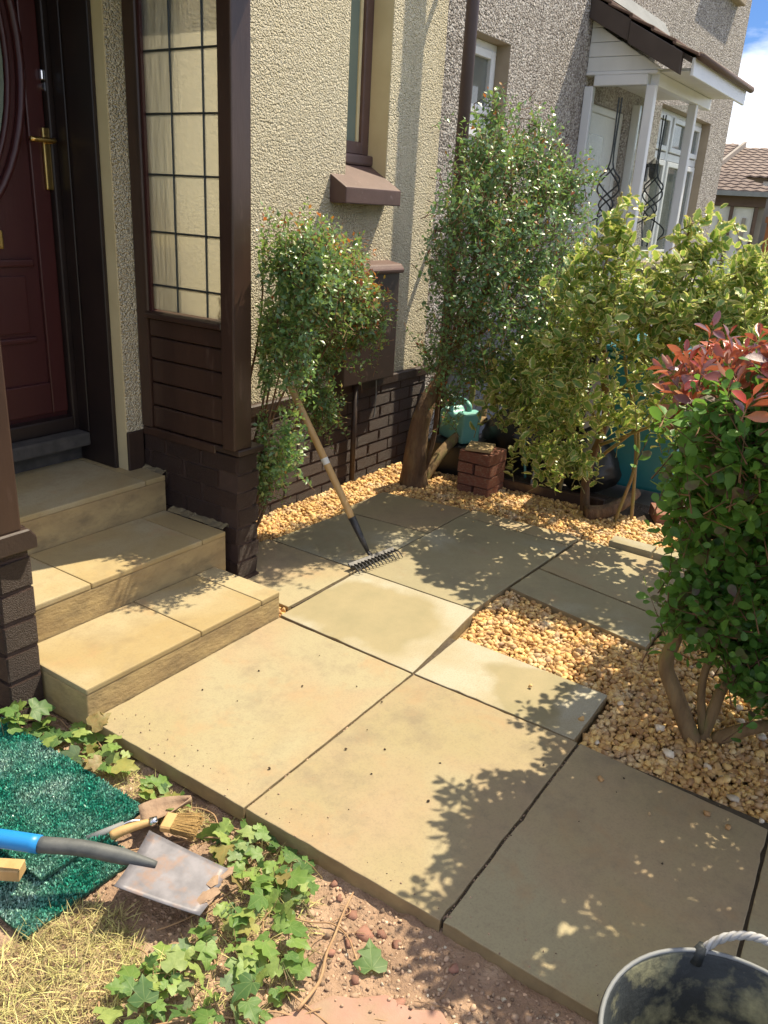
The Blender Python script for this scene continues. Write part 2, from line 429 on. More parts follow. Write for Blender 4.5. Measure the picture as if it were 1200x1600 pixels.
for isl, sfx in ((1, ''), (0, '_single')):
    M['holly' + sfx] = leaf_mat('holly_green' + sfx, [(0.0, (0.072, 0.168, 0.048)), (0.5, (0.156, 0.288, 0.072)), (0.85, (0.288, 0.408, 0.096)), (1.0, (0.456, 0.432, 0.120))], 0.28, 0.42, isl, (0.420, 0.540, 0.072), 0.6)
    M['holly_edge' + sfx] = leaf_mat('holly_margin' + sfx, [(0.0, (0.506, 0.484, 0.154)), (0.6, (0.660, 0.627, 0.242)), (0.9, (0.726, 0.682, 0.352)), (1.0, (0.660, 0.418, 0.176))], 0.28, 0.42, isl, (0.660, 0.660, 0.165), 0.5)
    M['smoke_green' + sfx] = leaf_mat('round_green_leaf' + sfx, [(0.0, (0.050, 0.138, 0.033)), (0.5, (0.088, 0.219, 0.045)), (0.86, (0.150, 0.300, 0.062)), (0.9, (0.112, 0.056, 0.075)), (1.0, (0.138, 0.050, 0.069))], 0.4, 0.38, isl, (0.275, 0.525, 0.062), 0.4)
    M['smoke_purple' + sfx] = leaf_mat('purple_leaf' + sfx, [(0.0, (0.11, 0.085, 0.115)), (0.28, (0.22, 0.175, 0.215)), (0.5, (0.15, 0.075, 0.10)), (0.62, (0.30, 0.05, 0.045)), (0.8, (0.55, 0.06, 0.03)), (1.0, (0.45, 0.17, 0.05))], 0.30, 0.28, isl, (0.70, 0.13, 0.04), 1.0, back=(0.34, 0.15, 0.10))
def ivy_mat():
    N = NT('ivy_leaf')
    rnd = N.n('ObjectInfo').outputs['Random']
    v = N.coords()
    col = N.ramp(rnd, [(0.0, (0.065, 0.14, 0.05)), (0.25, (0.13, 0.24, 0.06)), (0.50, (0.24, 0.36, 0.085)), (0.80, (0.35, 0.43, 0.13)), (0.90, (0.17, 0.25, 0.15)), (0.94, (0.36, 0.34, 0.10)), (1.0, (0.30, 0.20, 0.09))])
    col = N.mix(N.ramp(N.noise(N.coords(1), 4.0, 5, 0.65), [(0.42, 0.0), (0.70, 0.4)]), col, (0.08, 0.15, 0.05))
    sp = N.n('SeparateXYZ')
    N.l(v, sp.inputs[0])
    sub = N.n('Math', operation='SUBTRACT')
    N.l(sp.outputs[1], sub.inputs[0])
    sub.inputs[1].default_value = 0.06
    an = N.n('Math', operation='ARCTAN2')
    N.l(sp.outputs[0], an.inputs[0])
    N.l(sub.outputs[0], an.inputs[1])
    mu = N.n('Math', operation='MULTIPLY')
    N.l(an.outputs[0], mu.inputs[0])
    mu.inputs[1].default_value = 4.6
    sn = N.n('Math', operation='SINE')
    N.l(mu.outputs[0], sn.inputs[0])
    ab = N.n('Math', operation='ABSOLUTE')
    N.l(sn.outputs[0], ab.inputs[0])
    ln = N.n('VectorMath', operation='LENGTH')
    N.l(v, ln.inputs[0])
    pr = N.n('Math', operation='MULTIPLY')
    N.l(ab.outputs[0], pr.inputs[0])
    N.l(ln.outputs['Value'], pr.inputs[1])
    col = N.mix(N.ramp(pr.outputs[0], [(0.015, 0.5), (0.06, 0.0)]), col, (0.34, 0.42, 0.16))
    col = N.mix(N.n('NewGeometry').outputs['Backfacing'], col, (0.27, 0.33, 0.15))
    N.l(col, N.p.inputs['Base Color'])
    N.p.inputs['Roughness'].default_value = 0.48
    N.p.inputs['Specular IOR Level'].default_value = 0.35
    N.l(N.bump(pr.outputs[0], 0.12, 0.004), N.p.inputs['Normal'])
    tr = N.n('BsdfTranslucent')
    N.l(N.mix(0.5, col, (0.35, 0.5, 0.06)), tr.inputs['Color'])
    ms = N.n('MixShader')
    ms.inputs[0].default_value = 0.3
    N.l(N.p.outputs[0], ms.inputs[1])
    N.l(tr.outputs[0], ms.inputs[2])
    N.l(ms.outputs[0], N.out.inputs['Surface'])
    return N.m

M['ivy_leaf'] = ivy_mat()
M['lime_leaf'] = leaf_mat('lime_leaf', [(0.0, (0.10, 0.22, 0.025)), (0.6, (0.20, 0.36, 0.04)), (1.0, (0.32, 0.44, 0.06))], 0.45, 0.4, 1, (0.45, 0.6, 0.05), 0.4)

# ------------------------------------------------------------------ building blocks
def place(o, parent=None):
    COL.objects.link(o)
    if parent is not None:
        o.parent = parent
        o.matrix_parent_inverse = parent.matrix_basis.inverted()
    return o

def thing(name, label, cat, loc=(0, 0, 0), group=None):
    o = bpy.data.objects.new(name, None)
    o.empty_display_size = 0.1
    o.location = loc
    o['label'] = label
    o['category'] = cat
    if group:
        o['group'] = group
    return place(o)

def tag(o, label, cat, group=None):
    o['label'] = label
    o['category'] = cat
    if group:
        o['group'] = group
    return o

class MB:
    """collects simple shapes and links them as one mesh object"""
    def __init__(self):
        self.v, self.f, self.m = [], [], []
    def add(self, vs, fs, mi=0):
        k = len(self.v)
        self.v += [tuple(p) for p in vs]
        self.f += [tuple(i + k for i in f) for f in fs]
        self.m += [mi] * len(fs)
        return self
    def box(self, x0, x1, y0, y1, z0, z1, mi=0):
        vs = [(x, y, z) for z in (z0, z1) for y in (y0, y1) for x in (x0, x1)]
        return self.add(vs, [(0, 2, 3, 1), (4, 5, 7, 6), (0, 1, 5, 4), (2, 6, 7, 3), (0, 4, 6, 2), (1, 3, 7, 5)], mi)
    def obox(self, c, ax, hx, hy, hz, mi=0):
        """box with centre c, axes ax (3 unit vectors), half sizes"""
        vs = []
        for k in (-1, 1):
            for j in (-1, 1):
                for i in (-1, 1):
                    vs.append(Vector(c) + ax[0] * (i * hx) + ax[1] * (j * hy) + ax[2] * (k * hz))
        return self.add(vs, [(0, 2, 3, 1), (4, 5, 7, 6), (0, 1, 5, 4), (2, 6, 7, 3), (0, 4, 6, 2), (1, 3, 7, 5)], mi)
    def prism(self, poly, axis, a, b, mi=0):
        """extrude a 2-D polygon along an axis; poly coordinates are the two other axes in xyz order"""
        def p(q, t):
            return {'x': (t, q[0], q[1]), 'y': (q[0], t, q[1]), 'z': (q[0], q[1], t)}[axis]
        n = len(poly)
        vs = [p(q, a) for q in poly] + [p(q, b) for q in poly]
        fs = [tuple(range(n)), tuple(range(2 * n - 1, n - 1, -1))]
        fs += [(i, i + n, (i + 1) % n + n, (i + 1) % n) for i in range(n)]
        return self.add(vs, fs, mi)
    def tube(self, pts, r, n=8, mi=0, cap=True):
        pts = [Vector(p) for p in pts]
        k = len(pts)
        rs = r if hasattr(r, '__len__') else [r] * k
        vs, fs = [], []
        up = Vector((0.13, 0.21, 0.97))
        prev = None
        for i, p in enumerate(pts):
            d = (pts[min(i + 1, k - 1)] - pts[max(i - 1, 0)]).normalized()
            if prev is None:
                u = d.cross(up)
                if u.length < 1e-3:
                    u = d.cross(Vector((1, 0, 0)))
                u.normalize()
            else:
                u = (prev - d * prev.dot(d)).normalized()
            prev = u
            w = d.cross(u)
            for j in range(n):
                a = 2 * math.pi * j / n
                vs.append(p + (u * math.cos(a) + w * math.sin(a)) * rs[i])
        for i in range(k - 1):
            for j in range(n):
                a, b = i * n + j, i * n + (j + 1) % n
                fs.append((a, b, b + n, a + n))
        if cap:
            fs.append(tuple(range(n - 1, -1, -1)))
            fs.append(tuple(range((k - 1) * n, k * n)))
        return self.add(vs, fs, mi)
    def lathe(self, prof, c, n=32, mi=0, close=False):
        vs, fs = [], []
        for r, z in prof:
            for j in range(n):
                a = 2 * math.pi * j / n
                vs.append((c[0] + r * math.cos(a), c[1] + r * math.sin(a), c[2] + z))
        k = len(prof)
        for i in range(k - 1 if not close else k):
            for j in range(n):
                a, b = i * n + j, i * n + (j + 1) % n
                c2, d2 = ((i + 1) % k) * n + (j + 1) % n, ((i + 1) % k) * n + j
                fs.append((a, b, c2, d2))
        return self.add(vs, fs, mi)
    def mesh(self, name, mats, smooth=False, bevel=0.0, seg=1):
        me = bpy.data.meshes.new(name)
        me.from_pydata(self.v, [], self.f)
        for m in mats if isinstance(mats, (list, tuple)) else [mats]:
            me.materials.append(m)
        if max(self.m, default=0):
            me.polygons.foreach_set('material_index', self.m)
        bm = bmesh.new()
        bm.from_mesh(me)
        bmesh.ops.recalc_face_normals(bm, faces=bm.faces)
        if bevel:
            es = [e for e in bm.edges if len(e.link_faces) == 2 and e.calc_face_angle(0) > 0.5]
            bmesh.ops.bevel(bm, geom=es, offset=bevel, segments=seg, affect='EDGES', profile=0.6, clamp_overlap=True)
        bm.to_mesh(me)
        bm.free()
        if smooth:
            me.polygons.foreach_set('use_smooth', [True] * len(me.polygons))
        me.update()
        return me
    def build(self, name, mats, parent=None, smooth=False, bevel=0.0, seg=1):
        return place(bpy.data.objects.new(name, self.mesh(name, mats, smooth, bevel, seg)), parent)

def structure(o):
    o['kind'] = 'structure'
    return o

def stuff(o):
    o['kind'] = 'stuff'
    return o

def smooth_by_angle(o, ang=40):
    me = o.data
    bm = bmesh.new()
    bm.from_mesh(me)
    for e in bm.edges:
        e.smooth = e.calc_face_angle(0) < rad(ang) if len(e.link_faces) == 2 else False
    for f in bm.faces:
        f.smooth = True
    bm.to_mesh(me)
    bm.free()
    return o

def bez(pts, n=6):
    """Catmull-Rom through pts"""
    pts = [Vector(p) for p in pts]
    P = [pts[0] * 2 - pts[1]] + pts + [pts[-1] * 2 - pts[-2]]
    o = []
    for i in range(1, len(P) - 2):
        a, b, c, d = P[i - 1], P[i], P[i + 1], P[i + 2]
        for k in range(n):
            t = k / n
            o.append(0.5 * ((2 * b) + (c - a) * t + (2 * a - 5 * b + 4 * c - d) * t * t + (3 * b - a - 3 * c + d) * t ** 3))
    o.append(pts[-1])
    return o

def taper(r0, r1, n):
    return [r0 + (r1 - r0) * i / max(1, n - 1) for i in range(n)]

def arrays_mesh(name, V, F, MI, mats, smooth=False):
    V = np.asarray(V, dtype=np.float32).reshape(-1, 3)
    F = np.asarray(F, dtype=np.int32).reshape(-1, 3)
    me = bpy.data.meshes.new(name)
    me.vertices.add(len(V))
    me.vertices.foreach_set('co', V.ravel())
    me.loops.add(F.size)
    me.loops.foreach_set('vertex_index', F.ravel())
    me.polygons.add(len(F))
    me.polygons.foreach_set('loop_start', np.arange(0, F.size, 3, dtype=np.int32))
    for m in mats:
        me.materials.append(m)
    if MI is not None:
        me.polygons.foreach_set('material_index', np.asarray(MI, dtype=np.int32))
    if smooth:
        me.polygons.foreach_set('use_smooth', np.ones(len(F), dtype=bool))
    me.update(calc_edges=True)
    me.validate()
    return me

def unit(a):
    return a / np.maximum(np.linalg.norm(a, axis=-1, keepdims=True), 1e-9)

def frames(D, N):
    y = unit(D)
    x = unit(np.cross(y, N))
    z = np.cross(x, y)
    return x, y, z

def scatter(tpls, P, D, N, Sz, rng):
    """copies of the template leaves, returned as joined arrays"""
    Vs, Fs, Ms = [], [], []
    k0 = 0
    which = rng.integers(0, len(tpls), len(P))
    x, y, z = frames(D, N)
    for ti, (tv, tf, tm) in enumerate(tpls):
        s = which == ti
        if not s.any():
            continue
        tv = np.asarray(tv, float)
        tf = np.asarray(tf, int)
        n = int(s.sum())
        V = P[s][:, None, :] + Sz[s][:, None, None] * (x[s][:, None, :] * tv[None, :, 0:1] + y[s][:, None, :] * tv[None, :, 1:2] + z[s][:, None, :] * tv[None, :, 2:3])
        F = tf[None] + (np.arange(n) * len(tv))[:, None, None] + k0
        Vs.append(V.reshape(-1, 3))
        Fs.append(F.reshape(-1, 3))
        Ms.append(np.tile(np.asarray(tm, int), n))
        k0 += n * len(tv)
    return np.concatenate(Vs), np.concatenate(Fs), np.concatenate(Ms)

def leaf_tpl(st, fold=0.18, curl=0.15, twist=0.0):
    """st: list of (t, half width); tip and base have width 0"""
    V, F = [], []
    mid, L, R = [], [], []
    for t, w in st:
        z = -curl * t * t
        mid.append(len(V)); V.append((0, t, z))
        if w > 0:
            L.append(len(V)); V.append((-w, t, z + fold * w + twist * t * w))
            R.append(len(V)); V.append((w, t, z + fold * w - twist * t * w))
        else:
            L.append(mid[-1]); R.append(mid[-1])
    for i in range(len(st) - 1):
        a, b = mid[i], mid[i + 1]
        for side, fl in ((L, 0), (R, 1)):
            q = [a, b, side[i + 1], side[i]]
            if fl == 0:
                q = [a, side[i], side[i + 1], b][::-1]
            tris = [(q[0], q[1], q[2]), (q[0], q[2], q[3])]
            for t3 in tris:
                if len(set(t3)) == 3:
                    F.append(t3 if fl else t3)
    # orient every triangle upwards
    G = []
    for a, b, c in F:
        n = np.cross(np.subtract(V[b], V[a]), np.subtract(V[c], V[a]))
        G.append((a, b, c) if n[2] >= 0 else (a, c, b))
    return V, G, [0] * len(G)

def holly_tpl(seed):
    r = random.Random(seed)
    ts = [0, 0.14, 0.26, 0.40, 0.52, 0.66, 0.78, 0.90, 1.0]
    ws = [0, 0.20, 0.30, 0.24, 0.33, 0.24, 0.25, 0.11, 0]
    V, F, Mi = [], [], []
    rows = []
    for t, w in zip(ts, ws):
        w *= r.uniform(0.9, 1.1)
        z = -0.16 * t * t
        if w == 0:
            i = len(V); V.append((0, t, z)); rows.append((i, i, i, i, i)); continue
        wave = r.uniform(-0.07, 0.07)
        b = len(V)
        V += [(-w, t + 0.02, z + 0.3 * w + wave), (-0.66 * w, t, z + 0.1 * w), (0, t, z), (0.66 * w, t, z + 0.1 * w), (w, t + 0.02, z + 0.3 * w - wave)]
        rows.append((b, b + 1, b + 2, b + 3, b + 4))
    for i in range(len(rows) - 1):
        for j in range(4):
            q = [rows[i][j], rows[i][j + 1], rows[i + 1][j + 1], rows[i + 1][j]]
            for t3 in ((q[0], q[1], q[2]), (q[0], q[2], q[3])):
                if len(set(t3)) == 3:
                    n = np.cross(np.subtract(V[t3[1]], V[t3[0]]), np.subtract(V[t3[2]], V[t3[0]]))
                    F.append(t3 if n[2] >= 0 else (t3[0], t3[2], t3[1]))
                    Mi.append(1 if j in (0, 3) else 0)
    return V, F, Mi

def ivy_tpl(seed):
    r = random.Random(seed)
    half = [(0.0, 0.02), (0.22, -0.10), (0.40, 0.0), (0.50, 0.26), (0.30, 0.36), (0.36, 0.62), (0.20, 0.66), (0.10, 0.86)]
    pts = [(x * r.uniform(0.85, 1.15), y + r.uniform(-0.03, 0.03)) for x, y in half[1:]]
    ptsl = [(-x * r.uniform(0.85, 1.15), y + r.uniform(-0.03, 0.03)) for x, y in half[1:]]
    ring = [(0.0, 0.04)] + pts + [(0.0, 1.0)] + ptsl[::-1]
    V = [(0, 0.34, -0.02), (0, 0.66, -0.03)]
    for x, y in ring:
        V.append((x, y, 0.16 * abs(x) - 0.30 * (y - 0.4) ** 2 + r.uniform(-0.07, 0.07) - 0.45 * x * x))
    n = len(ring)
    F = []
    for i in range(n):
        j = (i + 1) % n
        y = 0.5 * (ring[i][1] + ring[j][1])
        c = 1 if y > 0.6 else 0
        F.append((c, i + 2, j + 2))
    # close the gaps where the fan centre changes
    for i in range(n):
        ya = 0.5 * (ring[i - 1][1] + ring[i][1]) > 0.6
        yb = 0.5 * (ring[i][1] + ring[(i + 1) % n][1]) > 0.6
        if ya != yb:
            F.append((0, 1, i + 2))
    G = []
    for a, b, c in F:
        nn = np.cross(np.subtract(V[b], V[a]), np.subtract(V[c], V[a]))
        G.append((a, b, c) if nn[2] >= 0 else (a, c, b))
    return V, G, [0] * len(G)

T_SMALL = [leaf_tpl([(0, 0), (0.5, w), (1, 0)], f, c) for w, f, c in ((0.26, 0.3, 0.1), (0.3, 0.15, 0.2), (0.22, 0.4, 0.05))]
T_ROUND = [leaf_tpl([(0, 0), (0.12, 0.03), (0.45, w), (0.75, w * 1.12), (0.93, w * 0.6), (1, 0)], f, c, tw) for w, f, c, tw in ((0.27, 0.25, 0.12, 0.1), (0.30, 0.12, 0.22, -0.15), (0.25, 0.35, 0.05, 0.2), (0.29, 0.2, -0.1, 0.0))]
T_LONG = [leaf_tpl([(0, 0), (0.12, 0.03), (0.4, w), (0.7, w * 1.05), (0.9, w * 0.55), (1, 0)], f, c, tw) for w, f, c, tw in ((0.19, 0.5, 0.15, 0.2), (0.22, 0.35, 0.25, -0.2), (0.17, 0.7, -0.05, 0.1))]
T_HOLLY = [holly_tpl(i) for i in range(4)]
T_IVY = [ivy_tpl(i) for i in range(6)]

def single_meshes(name, tpls, mats):
    o = []
    for v, f, m in tpls:
        o.append(arrays_mesh(name, v, f, m, mats, True))
    return o

def sprigs(blobs, n, per, L, seed, up=0.45, leafsize=0.02, flat=0.6, rmin=0.25):
    """twigs in ellipsoid blobs; returns leaf arrays P, D, N, S, tipness and the twigs as (base, tip)"""
    rng = np.random.default_rng(seed)
    w = np.array([b[2] for b in blobs], float)
    w /= w.sum()
    idx = rng.choice(len(blobs), n, p=w)
    C = np.array([b[0] for b in blobs], float)[idx]
    R = np.array([b[1] for b in blobs], float)[idx]
    u = unit(rng.normal(size=(n, 3)))
    rr_ = (rmin + (1 - rmin) * rng.random(n) ** 0.6)[:, None]
    tip = C + R * u * rr_ + rng.normal(size=(n, 3)) * 0.02
    outw = unit(u / R * R.mean())
    d = unit(outw * 0.65 + np.array([0, 0, up]) + rng.normal(size=(n, 3)) * 0.38)
    Ls = L * rng.uniform(0.6, 1.35, n)
    base = tip - d * Ls[:, None]
    a = unit(np.cross(d, rng.normal(size=(n, 3))))
    b = np.cross(d, a)
    P, D, N, Sz, T = [], [], [], [], []
    for k in range(per):
        t = 0.12 + 0.88 * (k + rng.random(n) * 0.6) / per
        ang = k * 2.4 + rng.random(n) * 0.8
        side = a * np.cos(ang)[:, None] + b * np.sin(ang)[:, None]
        last = k == per - 1
        dirn = unit((d + side * 0.3) if last else (side * 0.85 + d * 0.55 + rng.normal(size=(n, 3)) * 0.15))
        P.append(base + d * (Ls * t)[:, None])
        D.append(dirn)
        nn = unit(np.array([0, 0, 1.0]) * flat + outw * 0.45 + d * 0.3 + rng.normal(size=(n, 3)) * 0.4)
        N.append(nn)
        Sz.append(leafsize * rng.uniform(0.65, 1.25, n) * (0.75 if last else 1.0))
        T.append(t)
    return np.concatenate(P), np.concatenate(D), np.concatenate(N), np.concatenate(Sz), np.concatenate(T), base, tip, rng

def twig_mesh(name, base, tip, r, m, parent):
    """three-sided thin twigs joined in one part"""
    d = unit(tip - base)
    a = unit(np.cross(d, np.array([0.3, 0.5, 0.8])))
    b = np.cross(d, a)
    n = len(base)
    V = np.empty((n, 4, 3))
    for j in range(3):
        th = 2 * math.pi * j / 3
        V[:, j] = base + (a * math.cos(th) + b * math.sin(th)) * r
    V[:, 3] = tip
    F = np.array([(0, 1, 3), (1, 2, 3), (2, 0, 3)])[None] + (np.arange(n) * 4)[:, None, None]
    return stuff(place(bpy.data.objects.new(name, arrays_mesh(name, V.reshape(-1, 3), F.reshape(-1, 3), None, [m])), parent))

def leaf_parts(parent, meshes, P, D, N, Sz, rng):
    x, y, z = frames(D, N)
    pinv = parent.matrix_basis.inverted()
    for i in range(len(P)):
        s = float(Sz[i])
        o = bpy.data.objects.new('leaf', meshes[int(rng.integers(0, len(meshes)))])
        COL.objects.link(o)
        o.parent = parent
        o.matrix_parent_inverse = pinv
        X, Y, Z = x[i] * s, y[i] * s, z[i] * s
        o.matrix_basis = Matrix(((X[0], Y[0], Z[0], P[i][0]), (X[1], Y[1], Z[1], P[i][1]), (X[2], Y[2], Z[2], P[i][2]), (0, 0, 0, 1)))

# bricks share a few slightly uneven unit blocks
def brick_meshes(name, m, seed, n=4):
    o = []
    r = random.Random(seed)
    for k in range(n):
        b = MB().box(-0.5, 0.5, -0.5, 0.5, -0.5, 0.5)
        me = b.mesh(name, m, False, 0.045, 1)
        for v in me.vertices:
            v.co += Vector((r.uniform(-1, 1) * 0.012, r.uniform(-1, 1) * 0.03, r.uniform(-1, 1) * 0.03))
        o.append(me)
    return o

BR_BROWN = brick_meshes('brick', M['brown_brick'], 3)
BR_RED = brick_meshes('brick', M['red_brick'], 5)
RB = random.Random(11)

def brick(parent, meshes, c, size, rz=0.0, name='brick', tilt=0.0):
    o = bpy.data.objects.new(name, RB.choice(meshes))
    o.location = c
    o.scale = size
    o.rotation_euler = (tilt, 0, rz)
    return place(o, parent)

# ================================================================== GROUND
def grid_obj(name, x0, x1, y0, y1, step, zf, m, parent=None):
    nx, ny = max(2, int((x1 - x0) / step)), max(2, int((y1 - y0) / step))
    V = [(x0 + (x1 - x0) * i / nx, y0 + (y1 - y0) * j / ny, 0) for j in range(ny + 1) for i in range(nx + 1)]
    V = [(x, y, zf(x, y)) for x, y, _ in V]
    F = []
    for j in range(ny):
        for i in range(nx):
            a = j * (nx + 1) + i
            F += [(a, a + 1, a + nx + 2), (a, a + nx + 2, a + nx + 1)]
    return place(bpy.data.objects.new(name, arrays_mesh(name, V, F, None, [m], True)), parent)

structure(MB().add([(-200, -200, -0.16), (300, -200, -0.16), (300, 200, -0.16), (-200, 200, -0.16)], [(0, 1, 2, 3)]).build('ground', M['ground']))

def soil_z(x, y):
    n = mnoise.fractal(Vector((x * 6, y * 6, 0)), 1.0, 2.0, 4)
    f = mnoise.fractal(Vector((x * 30, y * 30, 3)), 0.9, 2.0, 3)
    h = mnoise.noise(Vector((x * 55, y * 55, 7)))
    t = min(1.0, max(0.0, (y - 0.5) / 1.0))
    return -0.036 - 0.030 * t * t * (3 - 2 * t) + 0.010 * n + 0.008 * f + 0.006 * max(0.0, h)

structure(grid_obj('soil', 0.2, 1.36, -1.2, 2.6, 0.011, soil_z, M['soil']))
structure(MB().add([(4.62, -3, -0.05), (14, -3, -0.05), (14, 2.78, -0.05), (4.62, 2.78, -0.05)], [(0, 1, 2, 3)]).build('neighbour_path', M['concrete']))
structure(MB().box(1.6, 4.64, -3.0, 3.6, -0.15, -0.055).build('gravel_bed', M['gravel_bed']))

# ================================================================== PATIO
patio = structure(MB().box(1.325, 2.17, -1.3, 1.885, -0.10, -0.010).box(2.17, 2.50, 0.68, 1.885, -0.10, -0.010).box(2.50, 2.75, 1.35, 1.9, -0.10, -0.010)
                  .box(2.30, 3.70, 1.93, 2.38, -0.10, -0.010).box(2.75, 3.84, 1.34, 1.93, -0.10, -0.010).box(3.05, 3.80, 0.70, 1.30, -0.10, -0.010).build('patio', M['joint']))
RS = random.Random(4)

def slab(q, m, tilt=0.0):
    """paving slab from its corners: 50 mm thick, slightly wandering, chipped edges"""
    b = MB()
    g = 0.0035
    cx, cy = sum(p[0] for p in q) / len(q), sum(p[1] for p in q) / len(q)
    qq = [(p[0] - g * (1 if p[0] > cx else -1), p[1] - g * (1 if p[1] > cy else -1)) for p in q]
    ring = []
    for k in range(len(qq)):
        a, c = Vector(qq[k]), Vector(qq[(k + 1) % len(qq)])
        d = (c - a).normalized()
        inn = Vector((-d.y, d.x))
        m_ = max(2, int((c - a).length / 0.035))
        for t in range(m_):
            e = RS.uniform(-0.0004, 0.0014) + (RS.uniform(0.002, 0.005) if RS.random() < 0.035 else 0)
            ring.append(a.lerp(c, t / m_) + inn * (e if t else 0.0015))
    n = len(ring)
    tx, ty = RS.uniform(-0.003, 0.003), RS.uniform(-0.003, 0.003)
    vs = [(p.x, p.y, -0.05) for p in ring] + [(p.x, p.y, tx * (p.x - cx) + ty * (p.y - cy)) for p in ring]
    b.add(vs, [tuple(range(n - 1, -1, -1)), tuple(range(n, 2 * n))] + [(i, (i + 1) % n, (i + 1) % n + n, i + n) for i in range(n)])
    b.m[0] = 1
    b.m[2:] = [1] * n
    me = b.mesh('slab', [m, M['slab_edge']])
    bm = bmesh.new()
    bm.from_mesh(me)
    es = [e for e in bm.edges if all(abs(v.co.z) < 0.02 for v in e.verts)]
    bmesh.ops.bevel(bm, geom=es, offset=0.003, segments=2, affect='EDGES', profile=0.6, clamp_overlap=True)
    bm.to_mesh(me)
    bm.free()
    return place(bpy.data.objects.new('slab', me), patio)

def rect(x0, x1, y0, y1):
    return [(x0, y0), (x1, y0), (x1, y1), (x0, y1)]

B_, P_ = M['slab'], M['slab_pale']
slab([(1.305, 1.254), (2.176, 1.266), (2.190, 1.905), (1.300, 1.905)], B_)
slab([(1.308, 0.634), (2.172, 0.641), (2.176, 1.266), (1.305, 1.254)], B_)
slab([(1.306, 0.030), (2.135, 0.070), (2.172, 0.641), (1.308, 0.634)], B_)
slab([(1.30, -0.59), (2.11, -0.55), (2.135, 0.070), (1.306, 0.030)], B_)
slab([(1.30, -1.21), (2.10, -1.17), (2.11, -0.55), (1.30, -0.59)], B_)
slab([(2.176, 1.266), (2.757, 1.325), (2.757, 1.926), (2.200, 1.915)], M['slab_damp'])
slab([(2.172, 0.655), (2.498, 0.662), (2.518, 1.272), (2.176, 1.266)], M['slab_damp_small'])
slab([(2.757, 1.332), (2.90, 1.330), (3.69, 1.298), (3.69, 1.926), (2.757, 1.926)], P_)
slab(rect(2.275, 2.755, 1.932, 2.48), B_)
slab([(2.757, 1.928), (3.35, 1.922), (3.31, 2.42), (2.757, 2.46)], P_)
slab([(3.352, 1.924), (3.80, 1.924), (3.72, 2.46), (3.31, 2.46)], B_)
slab([(3.69, 1.298), (3.84, 1.293), (3.82, 1.920), (3.69, 1.924)], B_)
slab([(2.915, 0.663), (3.21, 0.668), (3.328, 1.306), (3.047, 1.318)], P_)
slab([(3.215, 0.668), (3.80, 0.668), (3.83, 1.286), (3.333, 1.306)], B_)
for y0, y1 in ((0.72, 0.925), (0.935, 1.15)):
    MB().box(3.83, 3.925, y0, y1, -0.06, 0.028).build('edging_stone', M['slab_pale'], patio, bevel=0.006, seg=2)

# ------------------------------------------------------------------ gravel
def stone_tpl(seed):
    """crushed stone: hull of a few random points"""
    r = random.Random(seed)
    bm = bmesh.new()
    sx, sy, sz = r.uniform(0.9, 1.2), r.uniform(0.75, 1.0), r.uniform(0.55, 0.85)
    for k in range(20):
        v = Vector((r.gauss(0, 1), r.gauss(0, 1), r.gauss(0, 1))).normalized() * r.uniform(0.42, 0.56)
        bm.verts.new((v.x * sx, v.y * sy, v.z * sz))
    res = bmesh.ops.convex_hull(bm, input=bm.verts)
    bmesh.ops.delete(bm, geom=[e for e in res['geom_interior'] if isinstance(e, bmesh.types.BMVert)], context='VERTS')
    bmesh.ops.triangulate(bm, faces=bm.faces)
    bmesh.ops.recalc_face_normals(bm, faces=bm.faces)
    bm.verts.index_update()
    V = [tuple(v.co) for v in bm.verts]
    F = [tuple(v.index for v in f.verts) for f in bm.faces]
    bm.free()
    return V, F, [0] * len(F)

T_STONE = [stone_tpl(i) for i in range(12)]

def in_poly(x, y, poly):
    c = False
    j = len(poly) - 1
    for i in range(len(poly)):
        xi, yi = poly[i]
        xj, yj = poly[j]
        if (yi > y) != (yj > y) and x < (xj - xi) * (y - yi) / (yj - yi) + xi:
            c = not c
        j = i
    return c

def stones(name, polys, spacing, size, z, layers, m, seed, keep=1.0, parent=None, zf=None):
    rng = np.random.default_rng(seed)
    P, Sz = [], []
    for poly in polys:
        xs, ys = [p[0] for p in poly], [p[1] for p in poly]
        for L in range(layers):
            y = min(ys) + spacing * 0.5 * L
            while y < max(ys):
                x = min(xs) + spacing * 0.5 * L
                while x < max(xs):
                    px, py = x + rng.normal() * spacing * 0.28, y + rng.normal() * spacing * 0.28
                    if in_poly(px, py, poly) and rng.random() < keep:
                        s = size * (0.45 + 0.95 * rng.random() ** 1.3)
                        zz = (zf(px, py) if zf else z) + L * size * 0.33 + rng.normal() * size * 0.12
                        P.append((px, py, zz))
                        Sz.append(s)
                    x += spacing
                y += spacing
    n = len(P)
    D = rng.normal(size=(n, 3)) * np.array([1, 1, 0.35])
    N = np.array([0, 0, 1.0]) + rng.normal(size=(n, 3)) * 0.5
    V, F, Mi = scatter(T_STONE, np.array(P), D, N, np.array(Sz), rng)
    return stuff(place(bpy.data.objects.new(name, arrays_mesh(name, V, F, None, [m])), parent))

